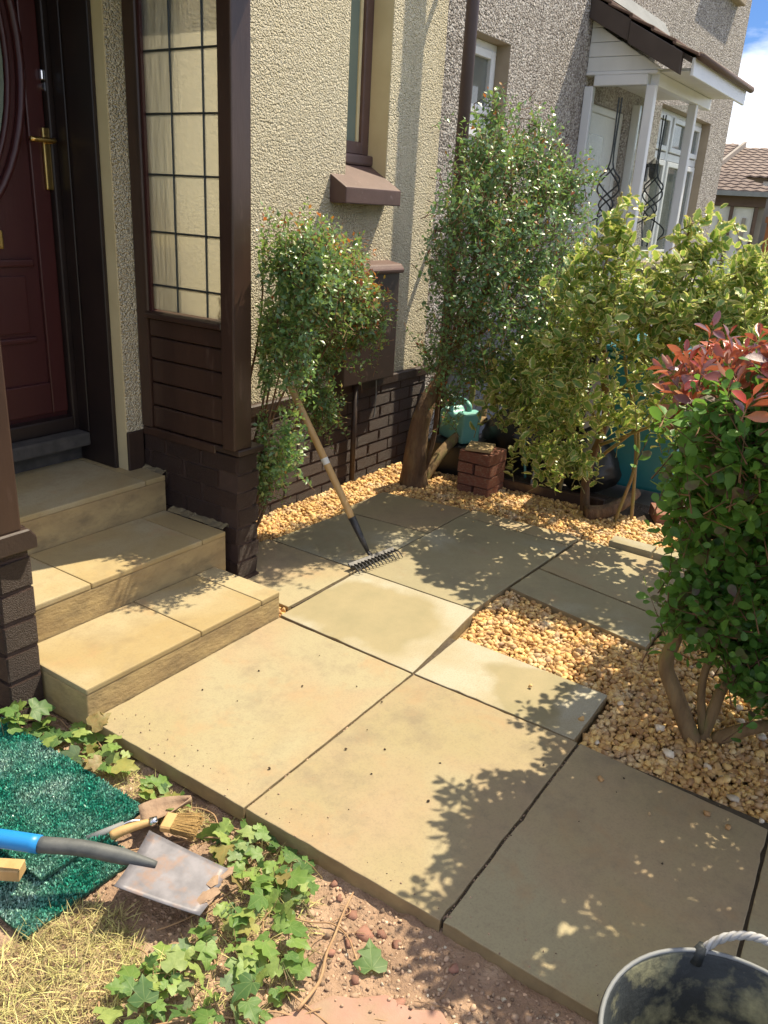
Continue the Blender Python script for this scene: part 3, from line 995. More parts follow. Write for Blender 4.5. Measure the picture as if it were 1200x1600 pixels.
PIT = [(2.525, 0.665), (2.93, 0.665), (3.05, 1.315), (2.90, 1.325), (2.765, 1.325), (2.53, 1.27)]
RIGHT = [(2.18, -1.0), (3.4, -1.0), (3.4, 0.655), (2.92, 0.655), (2.905, 0.69), (2.51, 0.69), (2.505, 0.65), (2.18, 0.645), (2.15, 0.07)]
BACK = [(3.83, 0.5), (4.35, 0.5), (4.40, 1.6), (4.30, 2.74), (2.42, 2.74), (2.45, 2.50), (3.30, 2.43), (3.74, 2.47), (3.83, 1.9)]
NOOK = [(2.205, 1.925), (2.27, 1.925), (2.30, 2.20), (2.205, 2.2)]
stones('gravel', [PIT, RIGHT, BACK, NOOK], 0.0178, 0.0262, -0.032, 2, M['gravel'], 1)
JO = [[(1.31, 1.2545), (2.176, 1.2625), (2.176, 1.2695), (1.31, 1.2615)], [(1.31, 0.6335), (2.17, 0.6375), (2.17, 0.6445), (1.31, 0.6405)], [(2.172, 0.66), (2.179, 0.66), (2.193, 1.9), (2.186, 1.9)]]
stones('joint_grit', JO, 0.006, 0.006, -0.0095, 1, M['rubble'], 41, 0.55)
stones('stray_gravel', [[(2.19, 0.66), (2.49, 0.66), (2.51, 1.2), (2.40, 1.1), (2.30, 0.75)], [(1.9, 0.08), (2.13, 0.08), (2.16, 0.62), (2.0, 0.5)], [(2.9, 1.33), (3.6, 1.31), (3.5, 1.42), (3.0, 1.42)], [(3.6, 1.4), (3.83, 1.35), (3.75, 2.4), (3.62, 2.3)]], 0.085, 0.018, 0.006, 1, M['gravel'], 42, 0.30)
stones('pale_gravel', [RIGHT], 0.13, 0.040, -0.012, 1, M['gravel_pale'], 2, 0.75)

# ================================================================== STEPS
steps = thing('steps', 'three buff stone steps leading up to the dark red front door', 'steps', (1.75, 2.3, -0.05))
# (front Y, back Y, X left, X right, z base, z top, tread joints)
for yf, yb, xl, xr, zb, zt, js in ((1.905, 2.262, 1.297, 2.192, -0.05, 0.110, (1.775, 2.085)), (2.265, 2.636, 1.30, 2.262, -0.05, 0.246, (1.60, 2.13)), (2.640, 3.10, 1.30, 2.278, -0.05, 0.399, (2.17,))):
    MB().box(xl + 0.0015, xr - 0.0015, yf + 0.0015, yb, zb, zt - 0.0225).build('riser', M['step_riser'], steps, bevel=0.004, seg=2)
    xs = [xl] + list(js) + [xr]
    for a, b in zip(xs[:-1], xs[1:]):
        MB().box(a + 0.0015, b - 0.0015, yf, yb, zt - 0.022, zt + RS.uniform(-0.001, 0.001)).build('tread', M['step_tread'], steps, bevel=0.005, seg=2)
# ragged mortar where the treads meet the porch wall
rm = random.Random(8)
for zt, y0, y1, xw in ((0.399, 2.66, 3.08, 2.284), (0.246, 2.29, 2.62, 2.276)):
    # one continuous uneven bead
    vs, fs = [], []
    n = 22
    for i in range(n + 1):
        y = y0 + (y1 - y0) * i / n
        w, hgt = rm.uniform(0.006, 0.016), rm.uniform(0.006, 0.018)
        vs += [(2.3035, y, zt - 0.02), (2.3035, y, zt + hgt), (xw - w * 0.3, y + rm.uniform(-0.004, 0.004), zt + 0.4 * hgt * rm.uniform(0.2, 1)), (xw - w, y, zt - 0.001)]
    for i in range(n):
        a = i * 4
        for q in range(3):
            fs.append((a + q, a + q + 1, a + q + 5, a + q + 4))
    MB().add(vs, fs).build('mortar_fillet', M['mortar_edge'], steps)

# ================================================================== HOUSE (ours)
house = thing('house', 'cream pebbledashed house with brown painted brick base and downpipe', 'house', (3.0, 2.8, -0.05))

def holed_wall(b, x0, x1, z0, z1, y0, y1, holes):
    xs = sorted({x0, x1, *[h[0] for h in holes], *[h[1] for h in holes]})
    zs = sorted({z0, z1, *[h[2] for h in holes], *[h[3] for h in holes]})
    for i in range(len(xs) - 1):
        for j in range(len(zs) - 1):
            cx, cz = (xs[i] + xs[i + 1]) / 2, (zs[j] + zs[j + 1]) / 2
            if not any(h[0] < cx < h[1] and h[2] < cz < h[3] for h in holes):
                b.box(xs[i], xs[i + 1], y0, y1, zs[j], zs[j + 1])
    return b

WX0, WX1 = 3.70, 4.08
b = MB()
holed_wall(b, 2.217, 4.625, 0.572, 5.6, 2.80, 3.12, [(WX0, WX1, 1.60, 2.9)])
b.box(-2.0, 1.10, 2.80, 3.12, 0.0, 5.6)
b.box(1.10, 2.217, 2.80, 3.12, 2.62, 5.6)
b.build('wall', M['cream_dash'], house)
MB().box(-2.0, 4.62, 3.45, 9.0, -0.05, 5.55).build('house_body', M['cream_paint'], house)
MB().prism([(2.62, 5.6), (9.2, 5.6), (5.9, 8.2)], 'x', -2.1, 4.62).build('roof', M['grey_tile'], house)
# smooth painted reveals
MB().box(2.212, 2.2165, 2.804, 3.118, 0.40, 2.62).build('door_reveal', M['cream_paint'], house)
MB().box(WX1 - 0.004, WX1 - 0.0005, 2.802, 3.0, 1.60, 2.9).build('window_reveal', M['cream_paint'], house)
MB().box(WX0 + 0.0005, WX0 + 0.004, 2.802, 3.0, 1.60, 2.9).build('window_reveal', M['cream_paint'], house)
# plinth of painted bricks
MB().box(2.213, 2.296, 2.792, 3.10, 0.30, 0.570).build('plinth_return', M['brown_render'], house, bevel=0.003)
plinth = MB().box(2.435, 4.625, 2.775, 3.10, -0.14, 0.566).build('plinth', M['brick_mortar'], house)
MB().box(2.435, 4.628, 2.762, 2.802, 0.512, 0.574).build('plinth_cap', M['brown_render'], plinth, bevel=0.008)
z, row = -0.06, 0
while z < 0.49:
    x = 2.44 - (0.11 if row % 2 else 0)
    while x < 4.62:
        a, e = max(x, 2.44), min(x + 0.212, 4.625)
        if e - a > 0.03:
            brick(plinth, BR_BROWN, ((a + e) / 2, 2.800, z + 0.0335), (e - a, 0.062, 0.065))
        x += 0.222
    z += 0.0755
    row += 1
# window
win = MB().box(WX1 - 0.072, WX1 - 0.004, 2.925, 2.985, 1.80, 2.9).box(WX0 + 0.004, WX0 + 0.06, 2.925, 2.985, 1.80, 2.9).box(WX0 + 0.06, WX1 - 0.072, 2.925, 2.985, 1.80, 1.865).build('window', M['brown_stone'], house, bevel=0.006)
MB().box(WX1 - 0.095, WX1 - 0.073, 2.945, 2.975, 1.866, 2.9).build('sash_bead', M['cream_paint'], win, bevel=0.003)
MB().box(WX0 + 0.061, WX1 - 0.096, 2.955, 2.965, 1.866, 2.9).build('pane', M['green_pane'], win)
MB().box(WX0 + 0.004, WX1 - 0.002, 2.890, 2.99, 1.745, 1.80).build('window_board', M['brown_stone'], win, bevel=0.012, seg=2)
MB().prism([(2.695, 1.545), (2.695, 1.625), (2.90, 1.744), (2.98, 1.744), (2.98, 1.60), (2.79, 1.545)], 'x', 3.575, 4.085).build('window_sill', M['brown_stone'], house, bevel=0.006, seg=2)
# meter box with cap, thin pipe, stop tap
box = MB().box(3.62, 4.13, 2.700, 2.80, 0.578, 1.19).build('meter_box', M['brown_box'], house, bevel=0.008, seg=2)
MB().prism([(2.680, 1.185), (2.675, 1.205), (2.70, 1.235), (2.80, 1.250), (2.80, 1.185)], 'x', 3.60, 4.145).build('box_lid', M['brown_stone'], box, bevel=0.01, seg=2)
MB().tube([(4.13, 2.765, 0.965), (4.185, 2.765, 0.962)], 0.012, 8).tube([(4.185, 2.765, 0.962), (4.20, 2.765, 0.962)], 0.018, 8).build('catch', M['black_plastic'], box, smooth=False)
MB().tube([(3.80, 2.745, 0.578), (3.80, 2.745, -0.06)], 0.016, 10).build('thin_pipe', M['brown_render'], house, smooth=True)
MB().tube(bez([(4.02, 2.752, 0.575), (4.022, 2.75, 0.45), (4.018, 2.755, 0.33)], 5), 0.004, 5).build('wire', M['grey_board'], house)
# downpipe stands off the wall on brackets
pipe = MB().tube([(4.66, 2.662, 5.4), (4.66, 2.662, -0.08)], 0.037, 14).build('downpipe', M['pipe'], house, smooth=True)
for zz in (0.55, 1.42, 2.95):
    MB().tube([(4.66, 2.662, zz - 0.02), (4.66, 2.662, zz + 0.02)], 0.044, 14).box(4.645, 4.675, 2.70, 2.80, zz - 0.012, zz + 0.012).build('bracket', M['pipe'], pipe)

# front door set back in its recess
DY = 3.12
fr = thing('front_door', 'dark red front door with oval moulding, brass handle and letterbox', 'door', (1.75, 3.12, 0.42))
MB().box(2.255, 2.212, DY - 0.01, DY + 0.10, 0.44, 2.62).box(1.06, 1.18, DY - 0.01, DY + 0.10, 0.44, 2.62).box(1.18, 2.165, DY - 0.01, DY + 0.10, 2.45, 2.62).build('door_frame', M['dark_door_frame'], fr, bevel=0.004)
MB().box(2.192, 2.2115, 2.862, DY - 0.022, 0.40, 2.62).box(2.184, 2.1915, 3.02, 3.05, 0.54, 2.60).build('frame_lining', M['dark_door_frame'], fr, bevel=0.003)
MB().box(2.165, 2.2115, DY - 0.02, DY + 0.09, 0.53, 2.45).build('frame_stop', M['dark_door_frame'], fr, bevel=0.008, seg=2)
MB().box(1.18, 2.164, DY + 0.020, DY + 0.065, 0.56, 2.448).build('door_leaf', M['dark_red'], fr)
MB().box(2.085, 2.162, DY + 0.004, DY + 0.022, 0.62, 2.44).box(1.20, 2.085, DY + 0.004, DY + 0.022, 0.62, 0.755).build('stile', M['dark_red'], fr, bevel=0.006, seg=2)
MB().box(1.35, 2.06, DY + 0.002, DY + 0.022, 1.235, 1.265).build('moulding', M['dark_red'], fr, bevel=0.008, seg=2)
MB().box(1.35, 2.045, DY + 0.006, DY + 0.022, 0.93, 0.955).build('moulding', M['dark_red'], fr, bevel=0.008, seg=2)
MB().box(1.36, 2.02, DY + 0.010, DY + 0.022, 0.97, 1.20).build('raised_panel', M['dark_red'], fr, bevel=0.01, seg=2)
for rx, rz, r_ in ((0.40, 0.62, 0.018), (0.345, 0.56, 0.012)):
    pts = [(1.68 + rx * math.cos(t), DY + 0.012, 1.98 + rz * math.sin(t)) for t in [2 * math.pi * i / 48 for i in range(49)]]
    MB().tube(pts, r_, 8, cap=False).build('oval_moulding', M['dark_red'], fr, smooth=True)
pts = [(1.68 + 0.33 * math.cos(2 * math.pi * i / 40), 1.98 + 0.545 * math.sin(2 * math.pi * i / 40)) for i in range(40)]
MB().prism(pts, 'y', DY + 0.012, DY + 0.018).build('oval_pane', M['green_pane'], fr)
h = MB().box(2.138, 2.172, DY - 0.012, DY + 0.004, 1.53, 1.76).build('handle_plate', M['brass'], fr, bevel=0.006, seg=3)
MB().tube(bez([(2.155, DY - 0.01, 1.712), (2.155, DY - 0.055, 1.712), (2.13, DY - 0.062, 1.712), (2.05, DY - 0.058, 1.712)], 5), [0.011] * 8 + [0.010] * 8, 10).build('lever', M['brass'], h, smooth=True)
k = MB().box(2.150, 2.185, DY - 0.014, DY + 0.004, 1.925, 1.965).build('night_latch', M['chrome'], fr, bevel=0.006, seg=2)
MB().tube([(2.168, DY + 0.004, 1.905), (2.168, DY - 0.012, 1.905)], 0.016, 16).build('lock_cylinder', M['chrome'], k)
MB().box(1.60, 1.935, DY + 0.002, DY + 0.022, 1.305, 1.375).build('letterbox', M['brass'], fr, bevel=0.006, seg=2)
MB().box(1.06, 2.191, DY - 0.10, DY + 0.06, 0.475, 0.535).build('threshold', M['stone_grey'], fr, bevel=0.01, seg=2)
MB().box(1.06, 2.2115, DY - 0.02, DY + 0.10, 0.36, 0.474).build('sill_block', M['stone_grey'], fr)
MB().box(1.18, 2.164, DY - 0.03, DY + 0.03, 0.536, 0.60).build('weather_bar', M['dark_door_frame'], fr, bevel=0.008, seg=2)

# ------------------------------------------------------------------ our porch: side screen, piers, posts, roof
porch = thing('porch', 'dark brown porch side with leaded window above brick wall beside steps', 'porch', (2.36, 2.5, -0.05))
PX0, PX1, PYF, PYB = 2.30, 2.40, 2.235, 2.797
core = MB().box(PX0 + 0.005, PX1 - 0.006, PYF + 0.006, PYB, -0.12, 0.545).build('brick_wall', M['brick_mortar'], porch)
z, row = -0.062, 0
while z < 0.50:
    y = PYF + (0.0 if row % 2 else 0.105)
    if row % 2 == 0:
        brick(core, BR_BROWN, ((PX0 + PX1) / 2 + 0.02, PYF + 0.0485, z + 0.037), (0.125, 0.097, 0.072))
    while y < PYB - 0.02:
        e = min(y + 0.205, PYB)
        wx = 0.125 if (row % 2 and y < PYF + 0.01) else 0.10
        brick(core, BR_BROWN, (PX0 + wx / 2, (y + e) / 2, z + 0.037), (wx, e - y, 0.072))
        y += 0.213
    z += 0.0785
    row += 1
MB().box(PX0 - 0.006, PX1 + 0.045, PYF - 0.018, PYF + 0.12, 0.567, 0.592).build('pier_cap', M['brown_render'], porch, bevel=0.004)
MB().box(PX0 - 0.004, PX1 + 0.004, PYF + 0.12, PYB, 0.552, 0.590).build('sole_plate', M['brown_wood'], porch, bevel=0.004)
MB().box(PX0 - 0.022, PX0 + 0.078, PYF - 0.008, PYF + 0.06, 0.592, 2.50).build('front_post', M['brown_wood'], porch, bevel=0.006, seg=2)
MB().box(PX0 - 0.006, PX0 + 0.07, 2.735, PYB, 0.592, 2.50).build('back_post', M['brown_wood'], porch, bevel=0.006, seg=2)
MB().box(PX0 - 0.014, PX0 + 0.03, 2.715, 2.733, 1.085, 2.50).build('window_bead', M['brown_wood'], porch, bevel=0.005)
MB().box(PX0 - 0.003, PX0 + 0.03, 2.704, 2.714, 1.085, 2.50).build('red_bead', M['dark_red'], porch)
zb = [0.592, 0.692, 0.792, 0.892, 0.985, 1.062]
for a, e in zip(zb[:-1], zb[1:]):
    MB().box(PX0 + 0.004 + RS.uniform(0, 0.003), PX0 + 0.03, PYF + 0.061, 2.734, a + 0.002, e - 0.003).build('board', M['brown_wood'], porch, bevel=0.005)
MB().box(PX0 + 0.0305, PX0 + 0.06, PYF + 0.061, 2.734, 0.5905, 1.061).build('light_stop_board', M['brown_wood'], porch)  # unseen board added to stop sunlight leaking through the gaps between the boards
MB().prism([(PX0 - 0.022, 1.062), (PX0 + 0.05, 1.062), (PX0 + 0.05, 1.100), (PX0 - 0.022, 1.082)], 'y', PYF + 0.061, 2.734).build('window_ledge', M['brown_wood'], porch, bevel=0.004)
pw = MB().box(PX0 + 0.010, PX0 + 0.014, PYF + 0.055, 2.712, 1.098, 2.50).build('leaded_pane', M['obscure'], porch)
for zz in (1.195, 1.400, 1.610, 1.822, 2.032, 2.24):
    MB().box(PX0 + 0.006, PX0 + 0.018, PYF + 0.062, 2.704, zz - 0.0035, zz + 0.0035).build('lead_bar', M['lead'], pw, bevel=0.002)
for yy in (2.396, 2.562):
    MB().box(PX0 + 0.0055, PX0 + 0.0185, yy - 0.0032, yy + 0.0032, 1.098, 2.50).build('lead_bar', M['lead'], pw, bevel=0.002)
# left pier and post
lp = MB().box(1.188, 1.289, 2.124, 2.25, -0.14, 0.545).build('brick_pier', M['brick_mortar'], porch)
z, row = -0.105, 0
while z < 0.53:
    brick(lp, BR_BROWN, (1.238 + RS.uniform(-0.006, 0.006), 2.186, z + 0.049), (0.112, 0.135, 0.094), RS.uniform(-0.02, 0.02))
    z += 0.101
MB().prism([(1.165, 0.525), (1.312, 0.525), (1.312, 0.562), (1.290, 0.592), (1.165, 0.592)], 'y', 2.100, 2.26).build('pier_cap', M['brown_render'], porch, bevel=0.005)
MB().box(1.165, 1.268, 2.108, 2.20, 0.592, 2.50).build('side_post', M['brown_wood'], porch, bevel=0.006, seg=2)
MB().box(1.05, 2.55, 2.05, 2.797, 2.50, 2.62).build('porch_roof', M['brown_wood'], porch, bevel=0.01)

# ================================================================== NEIGHBOUR'S HOUSE
nh = thing('house', 'grey pebbledashed house beyond the downpipe with white windows', 'house', (8.0, 2.8, -0.05))
H1, H2, H3, HD = (4.98, 5.45, 1.62, 2.575), (8.75, 10.60, 1.15, 2.62), (9.62, 10.78, 3.90, 5.0), (6.98, 7.82, 0.10, 2.42)
b = MB()
holed_wall(b, 4.625, 11.42, -0.1, 5.6, 2.80, 3.0, [H1, H2, H3, HD])
b.build('wall', M['grey_dash'], nh)
MB().box(4.63, 11.415, 3.25, 9.0, -0.05, 5.55).build('house_body', M['grey_dash'], nh)
MB().prism([(2.62, 5.6), (9.2, 5.6), (5.9, 8.2)], 'x', 4.63, 11.5).build('roof', M['grey_tile'], nh)
for hx0, hx1, hz0, hz1 in (H1, H2, H3):
    MB().box(hx1 - 0.004, hx1 - 0.0005, 2.802, 2.999, hz0, hz1).box(hx0 + 0.0005, hx0 + 0.004, 2.802, 2.999, hz0, hz1).box(hx0 + 0.0045, hx1 - 0.0045, 2.802, 2.999, hz1 - 0.004, hz1 - 0.0005).build('reveal', M['buff_render'], nh)

def upvc(x0, x1, z0, z1, mull, trans, y=2.90):
    w = MB()
    t = 0.055
    w.box(x0, x0 + t, y, y + 0.06, z0, z1).box(x1 - t, x1, y, y + 0.06, z0, z1).box(x0 + t, x1 - t, y, y + 0.06, z0, z0 + t).box(x0 + t, x1 - t, y, y + 0.06, z1 - t, z1)
    xs = [x0] + mull + [x1]
    for m_ in mull:
        w.box(m_ - 0.035, m_ + 0.035, y, y + 0.06, z0 + t, z1 - t)
    wf = w.build('window', M['white_upvc'], nh, bevel=0.004)
    zs = [z0, trans, z1] if trans else [z0, z1]
    for i in range(len(xs) - 1):
        a, e = xs[i] + 0.045, xs[i + 1] - 0.045
        if trans:
            MB().box(a, e, y + 0.002, y + 0.058, trans - 0.035, trans + 0.035).build('transom', M['white_upvc'], wf, bevel=0.004)
        for j in range(len(zs) - 1):
            c, d = zs[j] + 0.045, zs[j + 1] - 0.045
            s = MB()
            q = 0.05
            s.box(a, a + q, y - 0.018, y + 0.04, c, d).box(e - q, e, y - 0.018, y + 0.04, c, d).box(a + q, e - q, y - 0.018, y + 0.04, c, c + q).box(a + q, e - q, y - 0.018, y + 0.04, d - q, d)
            s.build('sash', M['white_upvc'], wf, bevel=0.004)
            MB().box(a + q, e - q, y + 0.01, y + 0.016, c + q, d - q).build('pane', M['dark_pane'], wf)
    return wf

upvc(H1[0] + 0.005, H1[1] - 0.005, H1[2], H1[3] - 0.005, [], 2.10)
upvc(H2[0] + 0.005, H2[1] - 0.005, H2[2], H2[3] - 0.005, [9.45, 10.05], 2.19)
upvc(H3[0] + 0.005, H3[1] - 0.005, H3[2], H3[3] - 0.005, [10.2], None)
MB().box(H3[0] - 0.06, H3[1] + 0.06, 2.715, 2.90, 3.83, 3.898).build('window_sill', M['buff_render'], nh, bevel=0.008)
MB().box(H2[0] - 0.06, H2[1] + 0.06, 2.715, 2.90, 1.08, 1.148).build('window_sill', M['buff_render'], nh, bevel=0.008)
MB().box(H1[0] - 0.05, H1[1] + 0.05, 2.73, 2.90, 1.55, 1.618).build('window_sill', M['buff_render'], nh, bevel=0.008)
nd = MB().box(HD[0] + 0.06, HD[1] - 0.06, 2.86, 2.91, HD[2], HD[3] - 0.06).build('front_door', M['white_upvc'], nh)
MB().box(HD[0], HD[0] + 0.058, 2.84, 2.92, HD[2], HD[3]).box(HD[1] - 0.058, HD[1], 2.84, 2.92, HD[2], HD[3]).box(HD[0] + 0.058, HD[1] - 0.058, 2.84, 2.92, HD[3] - 0.058, HD[3]).build('door_frame', M['white_upvc'], nd, bevel=0.005)
MB().box(7.10, 7.45, 2.852, 2.859, 1.95, 2.20).build('door_pane', M['dark_pane'], nd)
for z0, z1 in ((0.25, 0.95), (1.05, 1.85)):
    MB().box(7.10, 7.13, 2.845, 2.859, z0, z1).box(7.62, 7.65, 2.845, 2.859, z0, z1).box(7.13, 7.62, 2.845, 2.859, z0, z0 + 0.03).box(7.13, 7.62, 2.845, 2.859, z1 - 0.03, z1).build('moulding', M['white_upvc'], nd, bevel=0.004)

# neighbour's lean-to porch
npx = thing('porch', "white glazed lean-to porch with brown roof on the neighbour's wall", 'porch', (7.6, 2.5, -0.05))
A0, A1, YF = 6.75, 8.35, 2.27
for x, y in ((A0, 2.762), (A0, YF), (7.90, YF)):
    MB().box(x, x + 0.065, y - 0.035, y + 0.035, -0.05, 2.50).build('post', M['white_upvc'], npx, bevel=0.005)
MB().box(A0, A0 + 0.065, YF + 0.036, 2.726, 2.50, 2.575).build('beam', M['white_upvc'], npx, bevel=0.005)
MB().box(A0, A0 + 0.065, YF - 0.034, 2.797, 2.576, 2.60).build('beam', M['white_upvc'], npx, bevel=0.003)
MB().box(A0 + 0.066, A1, YF - 0.034, YF + 0.034, 2.50, 2.59).build('front_beam', M['white_upvc'], npx, bevel=0.005)
MB().box(A0 + 0.02, A0 + 0.045, YF + 0.036, 2.726, -0.05, 0.62).build('base_panel', M['white_upvc'], npx)
MB().box(A0, A0 + 0.065, YF + 0.036, 2.726, 0.62, 0.68).build('cill_rail', M['white_upvc'], npx, bevel=0.004)
sg = MB().box(A0 + 0.028, A0 + 0.034, YF + 0.036, 2.726, 0.68, 2.499).build('side_pane', M['clear'], npx)
fg = MB().box(7.928, 7.934, YF + 0.036, 2.726, 0.68, 2.499).build('side_pane', M['clear'], npx)
MB().box(7.90, 7.965, 2.727, 2.797, -0.05, 2.50).build('post', M['white_upvc'], npx, bevel=0.005)
MB().box(7.90, 7.965, YF + 0.036, 2.726, 0.62, 0.68).build('cill_rail', M['white_upvc'], npx, bevel=0.004)

def lead_curves(parent, f, k=1.0):
    for s in (-1, 1):
        for pts in ([(s * 0.012, 0.80), (s * 0.012, 0.34), (s * 0.085, 0.20), (-s * 0.06, 0.02), (s * 0.15, -0.14), (s * 0.11, -0.24)],
                    [(s * 0.02, 0.30), (-s * 0.09, 0.14), (s * 0.05, -0.02), (s * 0.02, -0.30)]):
            MB().tube([f(u * k, v) for u, v in [(q.x, q.y) for q in bez([(a, c, 0) for a, c in pts], 6)]], 0.0065, 5).build('lead_curve', M['lead'], parent)

lead_curves(sg, lambda u, v: (A0 + 0.024, 2.50 + u, 1.62 + v))
lead_curves(fg, lambda u, v: (7.924, 2.50 + u, 1.62 + v))

def roofz(y):
    return 2.66 + (y - 1.98) * (3.09 - 2.66) / 0.82

for k, (za, zb_) in enumerate(((2.602, 2.70), (2.703, 2.80), (2.803, 2.90), (2.903, 2.985))):
    ya = max(2.0, 1.98 + (zb_ - 2.60) * 0.82 / 0.43 * 0.92 - 0.03) + 0.08
    MB().prism([(ya, za), (2.797, za), (2.797, zb_), (min(ya + 0.16, 2.79), zb_)], 'x', A0 + 0.01, A0 + 0.04).build('cladding_board', M['white_board'], npx, bevel=0.003)
MB().box(A0 + 0.066, A1, 2.02, 2.797, 2.592, 2.612).build('soffit', M['white_board'], npx)
for y0, y1 in ((2.47, 2.797), (2.05, 2.468)):
    dz = 0.0 if y0 > 2.3 else 0.012
    MB().prism([(y0, roofz(y0) - 0.135 - dz), (y1, roofz(y1) - 0.135 - dz), (y1, roofz(y1) + 0.01 - dz), (y0, roofz(y0) + 0.01 - dz)], 'x', A0 - 0.075 - dz, A0 - 0.035).build('barge_board', M['brown_barge'], npx, bevel=0.004)
MB().prism([(1.99, roofz(1.99) - 0.03), (2.797, roofz(2.797) - 0.03), (2.797, roofz(2.797)), (1.99, roofz(1.99))], 'x', A0 - 0.034, A1 + 0.05).build('roof_deck', M['brown_barge'], npx)
for i in range(5):
    y0 = 1.935 + i * 0.175
    for j in range(6):
        x0 = A0 - 0.08 + j * 0.255
        b = MB().prism([(y0, roofz(y0) + 0.030), (y0 + 0.20, roofz(y0 + 0.20) + 0.012), (y0 + 0.20, roofz(y0 + 0.20) + 0.030), (y0, roofz(y0) + 0.052)], 'x', x0 + 0.002, x0 + 0.252)
        b.build('tile', M['roof_tile'], npx, bevel=0.004)
MB().box(A0 - 0.03, A1 + 0.05, 1.965, 1.988, 2.545, 2.665).build('fascia', M['white_upvc'], npx, bevel=0.004)
MB().tube([(A0 - 0.03, 1.935, 2.672), (A1 + 0.08, 1.935, 2.672)], 0.028, 10).build('gutter', M['fascia'], npx, smooth=True)
MB().prism([(2.70, 3.10), (2.797, 3.10), (2.797, 3.23), (2.785, 3.23)], 'x', A0 - 0.06, A1 + 0.05).build('flashing', M['grey_board'], npx)

lan = thing('wall_lantern', 'small black lantern on the grey wall beside the white porch', 'lantern', (8.52, 2.77, 1.98))
MB().box(8.49, 8.55, 2.775, 2.799, 1.90, 2.06).build('back_plate', M['black_plastic'], lan)
MB().lathe([(0.005, 0.14), (0.06, 0.09), (0.045, 0.08), (0.035, -0.02), (0.012, -0.05)], (8.52, 2.72, 1.97), 8).build('lantern_body', M['black_plastic'], lan)
MB().box(8.505, 8.535, 2.74, 2.78, 2.03, 2.045).build('arm', M['black_plastic'], lan)
bell = MB().box(8.46, 8.56, 2.765, 2.799, 1.66, 1.80).build('bell_box', M['white_plastic'], None, bevel=0.006)
tag(bell, 'white plastic box on grey wall under the small black lantern', 'box')

# ================================================================== FAR HOUSES
def tiled_roof(parent, x0, z0, x1, z1, y0, y1, rows, m, tile=0.30, hip=0.0):
    """roof slope facing -X: overlapping rows with a roll profile, one part; hip narrows it upwards at the low-Y end"""
    b = MB()
    n = int((y1 - y0) / tile) * 4
    for r in range(rows):
        ta, tb = r / rows, (r + 1.12) / rows
        xa, za, xb, zb2 = x0 + (x1 - x0) * ta, z0 + (z1 - z0) * ta + 0.05, x0 + (x1 - x0) * tb, z0 + (z1 - z0) * tb + 0.015
        ya, yb = y0 + hip * ta, y0 + hip * tb
        vs, fs = [], []
        for i in range(n + 1):
            w = 0.032 * (1 + math.cos(i * math.pi / 2)) * 0.5
            p, q = ya + (y1 - ya) * i / n, yb + (y1 - yb) * i / n
            vs += [(xa, p, za + w), (xb, q, zb2 + w), (xa, p, za + w - 0.045)]
        for i in range(n):
            a = i * 3
            fs += [(a, a + 3, a + 4, a + 1), (a, a + 2, a + 5, a + 3)]
        b.add(vs, fs)
    return stuff(b.build('roof_tiles', m, parent))

fh = thing('house', 'far low building with pale doors under a hipped brown tile roof', 'house', (25.3, 6.2, -0.1))
MB().box(25.3, 29, 4.9, 11.0, -0.1, 2.40).build('wall', M['far_wall'], fh)
rf = MB().add([(24.95, 4.62, 2.40), (29.4, 4.62, 2.40), (29.4, 11.3, 2.40), (24.95, 11.3, 2.40), (27.2, 6.15, 3.02), (27.2, 11.3, 3.02)],
              [(0, 1, 2, 3), (0, 3, 5, 4), (0, 4, 1), (1, 4, 5, 2), (2, 5, 3)]).build('roof', M['grey_tile'], fh)
tiled_roof(rf, 24.9, 2.39, 27.2, 3.02, 4.6, 11.3, 7, M['grey_tile'], 0.30, 1.55)
MB().box(24.78, 24.89, 4.55, 11.3, 2.30, 2.42).build('gutter', M['grey_board'], fh)
MB().box(25.12, 25.295, 4.9, 11.0, 2.04, 2.32).build('fascia', M['fascia'], fh)
for y0, y1 in ((5.78, 6.9), (5.16, 5.68)):
    MB().box(25.22, 25.295, y0, y1, -0.1, 2.03).build('garage_door', M['white_board'], fh)
    MB().box(25.17, 25.219, y0 + 0.16, y0 + 0.26, 0.9, 1.75).build('door_strap', M['far_wall'], fh)
for y in (5.73, 5.10, 6.95):
    MB().box(25.10, 25.295, y - 0.045, y + 0.045, -0.1, 2.03).build('door_post', M['fascia'], fh)
fh.rotation_euler.z = rad(14)
fh2 = thing('house', 'far terraced house with corrugated tile roof above the garage roof', 'house', (30, 5, -0.1))
MB().box(30.4, 38, -6, 7.5, -0.1, 3.05).build('wall', M['far_wall'], fh2)
rf = MB().prism([(30.0, 3.02), (38, 3.02), (34, 4.16)], 'y', -6, 7.6).build('roof', M['grey_tile'], fh2)
tiled_roof(rf, 29.9, 3.00, 34.0, 4.16, -6, 7.6, 11, M['grey_tile'])
MB().box(30.3, 30.395, 5.3, 6.05, 2.45, 2.92).build('window', M['white_upvc'], fh2)
fh3 = thing('house', 'far gabled house end with grey verge left of the corrugated roof', 'house', (31, 9, -0.1))
MB().box(30.4, 38, 7.75, 13, -0.1, 3.1).build('wall', M['far_wall'], fh3)
rf = MB().prism([(29.9, 3.06), (38, 3.06), (34, 4.28)], 'y', 7.72, 13.2).build('roof', M['grey_tile'], fh3)
tiled_roof(rf, 29.8, 3.05, 34.0, 4.29, 7.8, 13.2, 10, M['grey_tile'])
MB().prism([(29.7, 2.94), (34.0, 4.18), (34.0, 4.40), (29.7, 3.16)], 'y', 7.61, 7.715).build('verge', M['far_wall'], fh3)
MB().prism([(29.72, 2.90), (34.0, 4.13), (34.0, 4.175), (29.72, 2.935)], 'y', 7.615, 7.71).build('soffit', M['white_board'], fh3)

